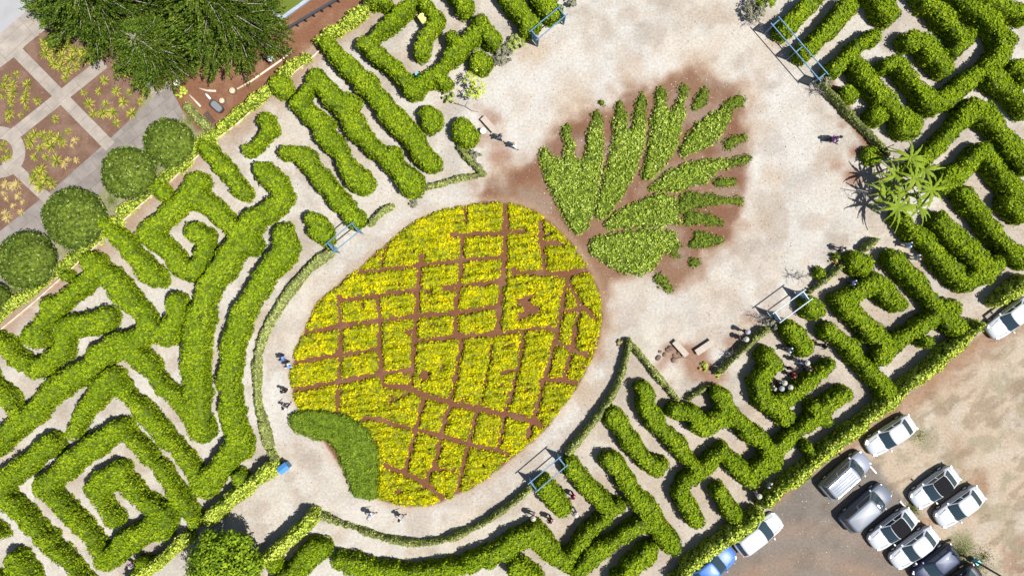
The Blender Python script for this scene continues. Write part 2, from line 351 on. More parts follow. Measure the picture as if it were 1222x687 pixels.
def sheet(name, polys, z, m, kind='structure', thick=.0):
    mb = MB()
    for p in polys:
        n = len(p); vs = [(x, y, z) for x, y in p]+[(x, y, 0.001) for x, y in p]
        mb.add(vs, [tuple(range(n))]+[(i, i+n, (i+1) % n+n, (i+1) % n) for i in range(n)])
    o = mb.build(name, m); tag(o, kind=kind); return o

# ------------------------------------------------------------ leaves
def leaves(pts, nrm, size, aspect=.55, tilt=.7, rng=RNG):
    """rhombic leaves, one quad each -> V, F"""
    n = len(pts); nr = nrm+rng.normal(0, tilt, (n, 3)); nr /= np.linalg.norm(nr, axis=1)[:, None]+1e-9
    t = rng.normal(0, 1, (n, 3)); t -= nr*np.sum(t*nr, 1)[:, None]; t /= np.linalg.norm(t, axis=1)[:, None]+1e-9
    b = np.cross(nr, t); s = size*rng.uniform(.65, 1.35, n); s = s[:, None]
    V = np.stack([pts-t*s*.5, pts+b*s*.5*aspect-nr*s*.06, pts+t*s*.5, pts-b*s*.5*aspect-nr*s*.06], 1).reshape(-1, 3)
    return V, np.arange(4*n).reshape(-1, 4)
def sample_quads(V, F, n, rng=RNG):
    A, B, C, D = (V[F[:, i]] for i in range(4)); cr = np.cross(C-A, D-B); ar = np.linalg.norm(cr, axis=1)*.5
    p = ar/ar.sum(); idx = rng.choice(len(F), n, p=p); u = rng.random((n, 1)); v = rng.random((n, 1))
    pt = (A[idx]*(1-u)+B[idx]*u)*(1-v)+(D[idx]*(1-u)+C[idx]*u)*v
    nm = cr[idx]/(np.linalg.norm(cr[idx], axis=1)[:, None]+1e-9); return pt, nm, ar.sum()
def blob_body(X, Y, d, h, cell, edge, seed=0, bump=.12, bsc=.6, ext=None):
    """a clipped hedge body: heightfield over the area where d<0, with steep sides"""
    inside = d < 0
    cellin = inside[:-1, :-1] | inside[1:, :-1] | inside[:-1, 1:] | inside[1:, 1:]
    if ext is not None: cellin &= ext[:-1, :-1] | ext[1:, :-1] | ext[:-1, 1:] | ext[1:, 1:]
    gx, gy = np.gradient(d, cell); gl = np.hypot(gx, gy)+1e-6; push = np.clip(d, 0, cell*1.5)
    VX = X-gx/gl*push; VY = Y-gy/gl*push
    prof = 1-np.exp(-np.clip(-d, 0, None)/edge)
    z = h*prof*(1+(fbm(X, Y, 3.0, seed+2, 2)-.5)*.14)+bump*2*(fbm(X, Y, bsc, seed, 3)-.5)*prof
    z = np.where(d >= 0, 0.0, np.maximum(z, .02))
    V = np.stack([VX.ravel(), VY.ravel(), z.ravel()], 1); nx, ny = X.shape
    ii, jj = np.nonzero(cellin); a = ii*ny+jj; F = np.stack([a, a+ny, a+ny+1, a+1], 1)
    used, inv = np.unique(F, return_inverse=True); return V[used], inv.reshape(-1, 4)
def foliage_mesh(name, X, Y, d, h, cell, leafm, innerm, size=.17, dens=55, edge=.12, seed=0, bump=.17, bsc=.5, lift=.26, tilt=.5, aspect=.7, ext=None, gap=.30, csc=.2, body=True):
    V, F = blob_body(X, Y, d, h, cell, edge, seed, bump, bsc, ext)
    if len(F) == 0: return None
    _, _, area = sample_quads(V, F, 2); n = int(area*dens)+4; rng = np.random.default_rng(seed+5)
    p, nm, _ = sample_quads(V, F, n, rng); cl = vnoise(p[:, 0], p[:, 1]+p[:, 2]*.7, csc, seed+1)
    keep = (cl > gap) | (rng.random(n) < .22); p = p[keep]; nm = nm[keep]; cl = cl[keep]; n = len(p)
    p = p+nm*(lift*(rng.random((n, 1))*.6+cl[:, None]*1.3-.45)); p[:, 2] = np.maximum(p[:, 2], .03)
    LV, LF = leaves(p, nm, size, aspect, tilt, rng)
    if not body: return mesh_np(name, LV, LF, [leafm])
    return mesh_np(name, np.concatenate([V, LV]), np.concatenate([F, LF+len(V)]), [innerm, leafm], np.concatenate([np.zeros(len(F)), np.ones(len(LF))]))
def grid_for(pts, pad, cell):
    x0, y0 = np.min(pts, 0)-pad; x1, y1 = np.max(pts, 0)+pad
    return np.meshgrid(np.arange(x0, x1+cell, cell), np.arange(y0, y1+cell, cell), indexing='ij')
HSEED = [100]
HEDGE_GROUP = 'leafy maze hedges'
def lean_factor(X3): return .5+.5*min(max((X3-1500)/900, 0), 1)
def hedge_caps(segs, h):
    caps = []
    for (t, s, wd) in segs:
        p3 = P(t, s) if isinstance(s, str) else s
        f = lean_factor(np.mean([q[0] for q in p3])); pw = [G(x, y, h*f) for x, y in p3]
        if len(pw) == 1: pw = pw*2
        for a, b in zip(pw[:-1], pw[1:]):
            mx, my = (a[0]+b[0])/2, (a[1]+b[1])/2; r = math.hypot(mx, my)+1e-6; L = math.hypot(b[0]-a[0], b[1]-a[1])
            nr = 0.6 if L < .05 else abs((-(b[1]-a[1])*mx+(b[0]-a[0])*my)/(L*r))
            rad = wd*S/3-(1-f)*(h/HC)*r*nr*.72-.15-.12*max(0, (f-.5)*2)
            caps.append((a[0], a[1], b[0], b[1], max(rad, .2)))
    return caps
def hedge(label, segs, h=1.9, leafm='hedge', innerm='hedge_in', name='maze_hedge', cat='hedge', group=HEDGE_GROUP, size=.17, dens=160, wob=.26, **kw):
    HSEED[0] += 7; caps = hedge_caps(segs, h); pts = np.array([(c[0], c[1]) for c in caps]+[(c[2], c[3]) for c in caps]); cell = .22
    X, Y = grid_for(pts, 1.8, cell); d = sd_caps(X, Y, caps)+(fbm(X, Y, 1.25, HSEED[0], 3)-.5)*wob*3.0
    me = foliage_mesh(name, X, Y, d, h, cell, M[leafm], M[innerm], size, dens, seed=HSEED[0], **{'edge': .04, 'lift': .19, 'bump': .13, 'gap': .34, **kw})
    return tag(link(name, me), label, cat, group)

# ------------------------------------------------------------ paving and roads of the garden, top left
def q(*pts): return [G(x, y) for x, y in pts]
def band(ax, ay, bx, by, wd):
    dx, dy = bx-ax, by-ay; L = math.hypot(dx, dy); nx, ny = -dy/L*wd/2, dx/L*wd/2
    return q((ax+nx, ay+ny), (bx+nx, by+ny), (bx-nx, by-ny), (ax-nx, ay-ny))[::-1]
sheet('plaza_paving', [q((-900, 1500), (0, 828), (185, 682), (385, 506), (548, 352), (610, 312), (652, 395), (655, 440), (560, 520), (505, 560), (350, 700), (180, 850), (40, 1010), (-40, 1080), (-900, 1800))[::-1]], .018, M['slate'])
sheet('upper_walk', [q((-900, 950), (0, 243), (60, 198), (95, 160), (202, 76), (190, 40), (300, -60), (600, -500), (200, -700), (-1000, 400))[::-1]], .014, M['concrete'])
sheet('grey_road', [q((-900, 700), (0, 122), (130, 12), (420, -300), (-900, -300))[::-1]], .022, M['drivegrey'])
sheet('garden_cross_path', [band(60, 185, 395, 525, 44)], .026, M['concrete'])
sheet('garden_side_path', [band(372, 225, 40, 490, 44)], .030, M['concrete'])
sheet('garden_lower_path', [band(20, 570, 175, 715, 40)], .034, M['concrete'])
sheet('garden_upper_apron', [q((478, 245), (500, 235), (560, 330), (600, 290), (610, 312), (548, 352))[::-1]], .038, M['concrete'])
def ring(cx3, cy3, r1, r2, z, n=48):
    cx, cy = G(cx3, cy3); mb = MB(); vs = []
    for k in range(n):
        a = 2*math.pi*k/n
        for r in (r1, r2): vs.append((cx+r*S/3*math.cos(a), cy+r*S/3*math.sin(a), z))
    mb.add(vs, [(2*k, 2*k+1, (2*k+3) % (2*n), (2*k+2) % (2*n)) for k in range(n)]); return mb
tag(ring(0, 545, 47, 92, .042).build('garden_ring_path', M['concrete']), kind='structure')
MORT = MB()
# pond
mw = mat('pond_water', (.09, .12, .02), .08, spec=.5)
sheet('pond_water', [q((880, -120), (925, -20), (957, 20), (985, 48), (1012, 64), (1060, 30), (1110, -6), (1200, -120))[::-1]], .02, mw)
mb = MB(); pe = [G(*p) for p in [(940, 0), (957, 26), (985, 54), (1012, 68), (1062, 32), (1112, -4), (1200, -90)]]
for a, b in zip(pe[:-1], pe[1:]): mb.bar((*a, .12), (*b, .12), .28, .24)
tag(mb.build('pond_wall', noisy('pond_wall', (.2, .24, .3), (.3, .33, .38), 3)), 'low blue-grey retaining wall around the green pond', 'wall')

# ------------------------------------------------------------ maze hedges
T = hedge
T('stepped hedge with a hooked inner arm, wrapped round the yellow maze station box', [('10', '590,-10 520,50 400,160', 36), ('10', '400,165 490,245 565,320', 40), ('10', '565,320 640,270 810,95', 37), ('10', '800,75 850,145', 38), ('10', '700,135 720,165', 28), ('10', '645,275 680,300', 34), ('10', '600,20 650,75 605,140 590,190', 35)])
T('short round-ended hedge at the top edge above the hooked hedge', [('10', '715,-30 745,20', 42)])
T('broad straight hedge left of the top-centre blue gate, ending at its near posts', [('10', '870,-60 960,60 978,92', 44)])
T('short hedge stub behind the top-centre blue gate, right of its passage', [('20', '90,-40 140,40', 44)])
T('long diagonal hedge from the boundary corner down to a round end in the open gravel', [('10', '260,165 325,235 385,290', 36), ('10', '385,290 450,370 500,440 560,500 620,580', 44), ('10', '400,290 430,287', 28)])
T('hedge forked like a tuning fork with its apex near the timber edging', [('10', '215,285 155,375 215,435 290,540 365,650', 38), ('10', '365,640 385,650', 44), ('10', '215,285 290,370 350,440 380,490 450,550 530,640 555,660', 38), ('10', '330,355 345,370', 30), ('10', '250,435 260,440', 26), ('10', '540,640 560,665', 46), ('10', '490,540 485,550', 34)])
T('bean-shaped hedge with a bump, ending at the side of the left blue gate', [('10', '115,550 170,555 220,630 290,710 365,785', 38), ('10', '235,620 245,640', 32)])
T('short boot-shaped hedge in the grey gravel just inside the timber edging', [('10', '35,430 52,470 0,528 -25,540', 34)])
T('small rounded trapezoid hedge standing alone beside the left blue gate', [('11', '205,100 250,165', 40)])
# inner arc + spiral
T('largest hedge, square spiral at its top, then the inner of two long arcs', [
    ('01', '715,-40 690,10 600,80 530,150 620,230 690,290 740,215 735,155 710,145', 44), ('01', '690,10 780,75 860,150 910,190', 46),
    ('11', '30,-72 75,-35 105,20 50,70 -10,110', 41), ('11', '-10,110 -60,180 -130,280 -190,400 -215,520 -220,650', 56), ('02', '705,-10 712,80 725,165', 54),
    ('02', '725,165 680,100 590,10 540,-60', 46), ('02', '540,-60 480,-115 430,-150 330,-70 200,20 90,130 -30,230', 50), ('01', '340,250 430,350 510,430 540,490', 50), ('01', '560,500 600,520 635,450 640,400', 48),
    ('01', '540,490 470,540', 50), ('01', '335,300 220,400 140,490', 40), ('01', '180,400 185,405', 44), ('01', '135,510 140,512', 50)], cat='hedge')
T('long outer arc hedge swinging down to a sharp V by the pale entrance path', [('11', '105,155 120,195 30,310 -50,430 -90,560', 50), ('01', '830,550 822,690', 50), ('02', '822,-10 835,110 865,210 800,280 735,365', 50), ('02', '735,365 650,250 560,140 470,50 405,-30', 42), ('02', '405,-30 310,90 270,165', 42)])
T('straight hedge running down from the boundary below the mulch yard grating', [(None, [(742, 530), (790, 590), (840, 645), (878, 690)], 36)])
T('stubby straight hedge growing out of the boundary hedge beside a pond-side sphere', [('01', '385,120 470,200 530,290 565,305', 42)])
T('crooked hedge with two rounded lobes below the small shrub at the timber edge', [('01', '380,455 345,465 250,490 225,570 130,640 60,600 20,550 -30,520', 43)])
T('hedge from the left edge ending in the dark corner under the crooked hedge', [('01', '-40,660 20,730 85,800', 42)])
T('oval ended hedge folding back on itself at the lower left edge', [('02', '185,210 110,275 20,350 20,400 120,500 230,610 340,740', 44)])
T('hedge wound in a square spiral, the tightest coil of the lower left', [('02', '440,155 340,225 240,295 160,365 250,450 330,550 385,630 450,570 540,520 590,480', 44), ('02', '580,520 582,530', 40), ('02', '590,470 500,400 430,310 350,370 360,410 410,480', 44), ('02', '440,155 500,210 570,290 640,400 700,490', 40)])
T('rounded hedge stub standing up from the bottom edge, left', [('02', '65,620 120,720', 55)])
T('small hedge end poking in from the left edge near the bottom', [('02', '-40,500 5,540', 38)])
T('hedge corner barely in view at the very bottom left corner', [('02', '-20,690 0,700', 36)])
T('small dark hedge tucked behind the pale boundary hedge west of the blue box', [('02', '858,325 880,350', 34)], h=1.7)
T('round green shrub beside the big dark tree, in its shade', [('02', '515,640 530,650', 42)], h=1.8, name='shrub', cat='shrub', group=None)
T('wide hedge stub in the corner below the pale boundary hedge and the bottom lane', [('12', '225,590 160,650 100,720', 46)])
T('small rounded hedge lump attached under the pale boundary hedge', [('12', '60,635 65,640', 40)])
T('sweeping bottom hedge that follows the curved lane then zigzags up to the lower gate', [('12', '300,625 420,670 600,685 760,650 880,590 960,545', 44), ('22', '40,540 75,530 120,590 190,645', 40), ('22', '195,640 220,600 270,540 340,470 370,440', 34), ('22', '205,290 270,370 335,440', 40)])
T('short loaf-shaped hedge between two people and the lower blue gate', [('22', '110,365 170,445', 38)])
T('long hedge with a rounded head and a side arm sloping to the bottom edge', [('22', '350,285 400,340 455,420 510,480 565,580', 42), ('22', '480,500 380,560 300,610 240,680', 38)])
T('squat hedge between the side arm and the wide bottom lane', [('22', '495,600 440,650 390,710', 44)])
T('hedge hump cut off by the bottom edge under the zigzag hedge', [('22', '20,665 75,700', 48)])
T('bottle-shaped hedge lying along the curved clipped hedge, with a nub at its lower end', [('22', '360,120 420,200 480,280 520,310', 40), ('22', '540,290 545,295', 30)])
T('bulbous-headed hedge near the two slab benches, ending in a Z near the blue car', [('22', '470,20 480,80 525,150 600,230 660,310', 38), ('22', '755,245 700,300 620,360 605,400 655,490', 40), ('22', '755,245 820,310 860,355', 36)])
T('hooked hedge that wraps a small bay south of the two slab benches', [('22', '592,100 645,112 690,165 780,120 760,55 740,42', 38), ('22', '790,100 835,150 880,200', 38)])
T('long straggly hedge running diagonally behind the boundary with four stubby arms', [('22', '865,340 925,275', 36), ('32', '0,285 60,225 130,165 200,100 285,42', 34), ('32', '215,130 220,138', 34), ('32', '20,240 40,285', 36), ('32', '-30,190 0,230', 36), ('32', '175,85 180,90', 36)])
T('short pill-shaped hedge touching the boundary behind the white hatchback', [('22', '745,385 800,480', 36)])
T('U-shaped hedge round the crowded bay of visitors', [(None, [(2755, 1275), (2785, 1310), (2715, 1370), (2745, 1430), (2820, 1500)], 38), (None, [(2975, 1310), (2900, 1375), (2810, 1440)], 36)])
T('brick-shaped hedge right of the eastern pale gate', [('31', '90,490 140,560', 42)])
T('little hedge stub joined to the boundary behind the silver van', [('32', '150,225 165,260', 30)])
T('square spiral hedge in the east with a bare gravel pocket in its middle', [('31', '480,402 450,380 400,325 330,370 280,385', 40), ('31', '280,390 350,460 430,550 425,590', 42), ('31', '425,580 480,530 560,480 620,440 670,420', 38), ('31', '470,240 530,310 600,390 690,485', 40), ('31', '578,530 582,535', 30)])
T('ragged hedge with grey twigs at its head, running down into the boundary hedge', [('31', '230,500 310,550 330,600 390,660 450,720', 36)])
T('U-shaped hedge running from the banana clump to a round corner near the parked white car', [('31', '490,90 580,180 660,270 715,330', 38), ('31', '715,330 790,295 835,262', 38), ('31', '790,270 740,200 700,170 635,105', 42)])
T('low-right slanting hedge whose upper half forms an arrowhead with a second arm', [('30', '790,530 740,580 640,665', 38), ('30', '790,540 850,620 930,710', 38)])
T('sinuous hedge segment ending in the right edge above the boundary corner', [('31', '715,5 760,70 830,140 880,205 940,240', 38)])
T('hedge lump at the right edge beside the sinuous hedge', [('31', '885,45 930,80', 40)])
T('straight hedge at the upper gate, left of its middle bay', [('30', '195,-30 100,65 65,105', 38)])
T('straight hedge at the upper gate, right of its middle bay', [('30', '295,20 220,105 140,185', 42)])
T('hedge end hanging from the top edge right of the double gate', [('30', '380,-40 445,42', 44)])
T('T-shaped hedge at the right end of the double gate', [('30', '385,125 320,170 240,245', 36), ('30', '310,195 370,290 450,370 500,430', 42), ('30', '410,405 415,410', 44), ('30', '510,450 530,450', 50)])
T('long zigzag hedge crossing the upper right like a lightning bolt', [('30', '430,230 470,215 530,295 615,380', 36), ('30', '615,380 720,290 850,190 870,140', 38), ('30', '870,140 790,50 700,-20', 42), ('30', '805,255 870,310 940,380', 40)])
T('thick comma-shaped hedge inside the zigzag', [('30', '530,140 565,140 645,240', 44)])
T('hooked hedge from the top edge, inside the upper right corner', [('30', '560,-30 640,50 705,125', 38), ('30', '735,115 685,180', 36)])
T('angular hedge just above the banana clump, its elbow pointing up', [('30', '760,370 690,450 600,540 550,590', 38), ('30', '760,370 830,440 880,520 940,590', 42)])
T('hedge cutting across the top right corner', [('30', '800,-20 860,20 940,55', 40)])
T('hedge nub at the right edge below the top right corner', [('30', '905,235 940,275', 38)])
T('ball-shaped shrub at the left end of the narrow hedge by the double gate', [('30', '300,328 305,335', 44)], h=1.7, name='round_shrub', cat='shrub', group='round shrubs by the paths')
T('egg-shaped shrub on the gravel between the long diagonal hedge and the sparse sapling', [('10', '620,415 632,430', 44)], h=1.6, name='round_shrub', cat='shrub', group='round shrubs by the paths')
T('round shrub beside the single bench at the plaza edge', [('10', '740,468 755,485', 50)], h=1.6, name='round_shrub', cat='shrub', group='round shrubs by the paths')
T('round shrub between the sapling and the stepped hedge', [('10', '790,220 812,235', 42)], h=1.6, name='round_shrub', cat='shrub', group='round shrubs by the paths')
T('large round shrub on the right of the eastern pale gate', [('31', '165,412 172,418', 48)], h=1.7, name='round_shrub', cat='shrub', group='round shrubs by the paths')
T('large round shrub at the path end of the low eastern hedge', [('31', '330,250 345,258', 46)], h=1.7, name='round_shrub', cat='shrub', group='round shrubs by the paths')
T('small round shrub on the plaza left of the low eastern hedge, beside bare twigs', [('31', '190,288 192,292', 25)], h=1.1, name='round_shrub', cat='shrub', group='round shrubs by the paths')
T('smallest shrub by the low eastern hedge, next to a visitor in white', [('31', '252,226 256,232', 23)], h=1.0, name='round_shrub', cat='shrub', group='round shrubs by the paths')
T('leafy shrub bulging over the timber edging near the forked hedge', [('10', '85,305 100,325', 38)], h=1.5, name='round_shrub', cat='shrub', group='round shrubs by the paths')
T('small shrub at the timber edging above the crooked two-lobed hedge', [('01', '236,298 240,302', 32)], h=1.4, name='round_shrub', cat='shrub', group='round shrubs by the paths')
T('shrub growing over the timber edging at the head of the spiral hedge', [('01', '570,-5 585,5', 38)], h=1.4, name='round_shrub', cat='shrub', group='round shrubs by the paths')
T('dark little bush on the red stained gravel at the foot of the banana clump', [('30', '375,550 385,558', 32)], h=1.0, name='round_shrub', cat='shrub', group='round shrubs by the paths')
# pale boundary hedges
BG = 'pale boundary hedges'
T('pale narrow hedge along the timber edging from the left edge up to the small gap', [('01', '-60,500 0,440 130,340 260,235 380,130 415,105', 27)], h=1.1, leafm='lime', group=BG, name='boundary_hedge', size=.15)
T('pale narrow hedge beside the mulch yard, between the two gaps in the boundary', [('01', '440,65 520,15', 27), ('00', '560,660 650,580 740,500 830,425 905,365 960,320', 28)], h=1.1, leafm='lime', group=BG, name='boundary_hedge', size=.15)
T('short bushy pale hedge between the mulch yard and the second gap', [('10', '90,262 185,200', 26)], h=1.2, leafm='lime', group=BG, name='boundary_hedge', size=.16)
T('pale hedge running to the top edge beside the dark rail fence', [('10', '225,150 300,95 390,30 470,-40', 30)], h=1.2, leafm='lime', group=BG, name='boundary_hedge', size=.16)
T('small green hedge clump over the pale hedge at the top edge', [('10', '420,10 455,15', 42)])
T('pale trimmed hedge above the big dark tree, ending at the blue box', [(None, [(975, 1665), (915, 1722), (830, 1785), (760, 1848)], 27)], h=2.0, leafm='lime', group=BG, name='boundary_hedge', size=.17)
T('pale trimmed hedge left of the big dark tree, partly in its shade', [(None, [(665, 1925), (570, 2005), (470, 2080)], 25)], h=2.0, leafm='lime', group=BG, name='boundary_hedge', size=.17)
T('pale trimmed hedge throwing a broad shadow on the entrance path', [(None, [(1122, 1848), (1050, 1920), (940, 2010), (850, 2075)], 27)], h=2.3, leafm='lime', group=BG, name='boundary_hedge', size=.17)
T('long pale clipped hedge between the maze and the car park, east of the concrete gap', [(None, [(3530, 1160), (3420, 1262), (3290, 1370), (3170, 1462), (3050, 1555), (2950, 1640), (2860, 1718), (2745, 1810)], 29)], h=2.1, leafm='lime', group=BG, name='boundary_hedge', size=.18)
T('pale clipped hedge behind the blue car, west of the concrete gap', [(None, [(2722, 1850), (2640, 1920), (2540, 1990), (2420, 2090)], 29)], h=2.1, leafm='lime', group=BG, name='boundary_hedge', size=.18)
T('pale clipped hedge at the right edge behind the cut-off white car', [(None, [(3595, 1080), (3690, 1000)], 28)], h=2.1, leafm='lime', group=BG, name='boundary_hedge', size=.18)
# low clipped hedges round the plaza
LG = 'narrow clipped hedges around the plaza'
def low(label, pts, wd=15, h=1.3):
    wd += 4; return T(label, [(None, pts, wd)] if not isinstance(pts, tuple) else [pts], h=h, leafm='olive', innerm='olive_in', group=LG, name='clipped_hedge', size=.14, dens=150, edge=.05, bump=.06, lift=.10, wob=.10)
low('curved clipped hedge from the plaza corner down to the lower blue gate', catmull([(2255, 1222), (2240, 1300), (2205, 1400), (2130, 1510), (2035, 1625)], 4, False).tolist(), 17)
low('straight clipped hedge bordering the stained earth south of the plaza corner', [(2262, 1232), (2310, 1290), (2390, 1385), (2430, 1435)], 14, 1.1)
low('very short clipped hedge below the two slab benches', [(2540, 1385), (2470, 1430)], 13, 1.1)
low('straight clipped hedge leading to the eastern pale gate', [(2752, 1180), (2650, 1270), (2580, 1335)], 15, 1.5)
low('long curved clipped hedge along the bottom lane from the entrance to the lower gate', catmull([(1903, 1743), (1836, 1800), (1720, 1878), (1600, 1930), (1480, 1945), (1360, 1922), (1250, 1885), (1135, 1840)], 4, False).tolist(), 17)
low('curved clipped hedge along the left of the pineapple walk', catmull([(1190, 895), (1100, 965), (1020, 1065), (960, 1165), (930, 1245), (920, 1330), (922, 1440), (938, 1495)], 4, False).tolist(), 20, .9)
low('short clipped hedge between the left walk and the blue box', [(945, 1520), (960, 1590)], 22, .9)
low('clipped hedge end beside the blue box', [(965, 1615), (985, 1650)], 20, 1.1)
low('short curved clipped hedge right of the left blue gate', [(1400, 738), (1365, 755), (1325, 800)], 15, .9)
low('clipped hedge corner pointing at the pineapple, below the single bench', [(1645, 530), (1690, 585), (1732, 622), (1640, 640), (1525, 670)], 14, .9)
low('long narrow clipped hedge between the upper right maze and the plaza', [(2950, 290), (3000, 345), (3060, 410), (3130, 480), (3195, 550)], 13, 1.3)
low('narrow clipped hedge from the eastern pale gate to the large round shrub', [(3035, 940), (2980, 990), (2912, 1045)], 13, 1.3)
low('isolated clipped hedge end on the gravel above the large round shrub', [(3145, 858), (3105, 890)], 18, 1.3)
low('clipped hedge behind the grating at the mulch yard', [(670, 385), (700, 415), (740, 455)], 20, .8)

# ------------------------------------------------------------ the planted pineapple: yellow beds between red paths
def seg(t, s, wd=9): return (t, s, wd)
def raw(s, wd=9): return (None, [tuple(float(v) for v in a.split(',')) for a in s.split()], wd)
PATHS = [
 seg('11', '700,155 760,152 900,145 963,138'), seg('11', '370,290 460,276 590,260 740,243 895,233'), seg('11', '300,388 430,370 530,355 580,350', 9), seg('11', '670,343 740,335 885,318'),
 seg('11', '180,502 300,480 450,460 570,443 720,430 870,408'), seg('11', '120,612 300,583 440,560'), seg('11', '562,535 720,518 860,508 930,500'), seg('21', '0,500 60,490 155,490'),
 raw('1030,1400 1170,1374 1240,1363 1370,1335 1480,1322', 9), seg('12', '455,5 540,15 620,45 700,70 800,90 918,115', 12), seg('22', '0,115 60,130 100,150', 12),
 seg('12', '375,135 395,122 430,125 500,145 580,165 660,185 760,215 900,250'), seg('12', '460,293 520,315 600,350 665,405', 10), seg('12', '640,300 715,315', 7), seg('12', '548,35 500,52 460,65', 5),
 seg('21', '0,285 120,290 170,295 275,280', 10), seg('21', '110,185 180,187', 9), seg('21', '170,425 235,425', 9), seg('21', '205,335 240,400 300,455', 9), seg('21', '160,535 200,560 270,587', 9), seg('21', '100,670 180,675 225,682', 9),
 raw('1797,1331 1860,1322', 7), seg('11', '295,375 300,480 300,600 293,695', 9), seg('12', '292,-5 290,100', 9), seg('11', '430,370 442,460 440,560 452,680', 9), seg('11', '592,225 582,300 573,440 563,540 558,650 548,700', 10),
 seg('11', '745,50 748,110', 6), seg('11', '738,155 735,240 725,330 713,430 712,510', 9), seg('11', '890,45 892,150 888,240 882,320 870,410 865,500', 11), seg('11', '845,510 835,600 818,680 800,760', 5), seg('11', '733,520 726,600 700,720', 9),
 seg('12', '700,30 690,80 660,190 640,280 605,365', 10), seg('12', '600,45 570,160 535,315', 9), seg('12', '790,90 765,200 740,300 715,400', 9), raw('1873,1190 1856,1322 1812,1471 1783,1600', 8), raw('1995,1200 1952,1348 1917,1479 1885,1575', 9),
 raw('2062,1190 2039,1279 2020,1360', 9), seg('21', '100,105 104,190 115,285', 9), seg('21', '202,295 180,380 165,470 158,540', 9), seg('21', '240,400 222,500 200,600', 9), seg('11', '447,270 462,200', 5), seg('21', '0,143 45,137', 8)]
def bed_caps():
    caps = []
    for (t, s, wd) in PATHS:
        p3 = P(t, s) if isinstance(s, str) else s; pw = [G(x, y, .12) for x, y in p3]
        for a, b in zip(pw[:-1], pw[1:]): caps.append((a[0], a[1], b[0], b[1], wd*S/3*1.12))
    return caps
IVY = Gs([(1033, 1489), (1068, 1474), (1148, 1469), (1218, 1487), (1288, 1517), (1328, 1564), (1348, 1614), (1348, 1764), (1318, 1784), (1278, 1779), (1248, 1734), (1228, 1674), (1198, 1604), (1158, 1579), (1088, 1559), (1043, 1529)], .5)
IVY = catmull(IVY, 4)
IVYSIDE = Gs([(960, 1480), (1040, 1500), (1090, 1545), (1200, 1560), (1260, 1640), (1290, 1760), (1330, 1830), (1000, 1900)], .3)
def label_components(mask):
    lab = np.zeros(mask.shape, int); cur = 0; nx, ny = mask.shape; comps = []
    for i0, j0 in zip(*np.nonzero(mask)):
        if lab[i0, j0]: continue
        cur += 1; st = [(i0, j0)]; lab[i0, j0] = cur; cnt = 0
        while st:
            i, j = st.pop(); cnt += 1
            for a, b in ((i+1, j), (i-1, j), (i, j+1), (i, j-1)):
                if 0 <= a < nx and 0 <= b < ny and mask[a, b] and not lab[a, b]: lab[a, b] = cur; st.append((a, b))
        comps.append((cur, cnt))
    return lab, comps
BED_LABELS = {}
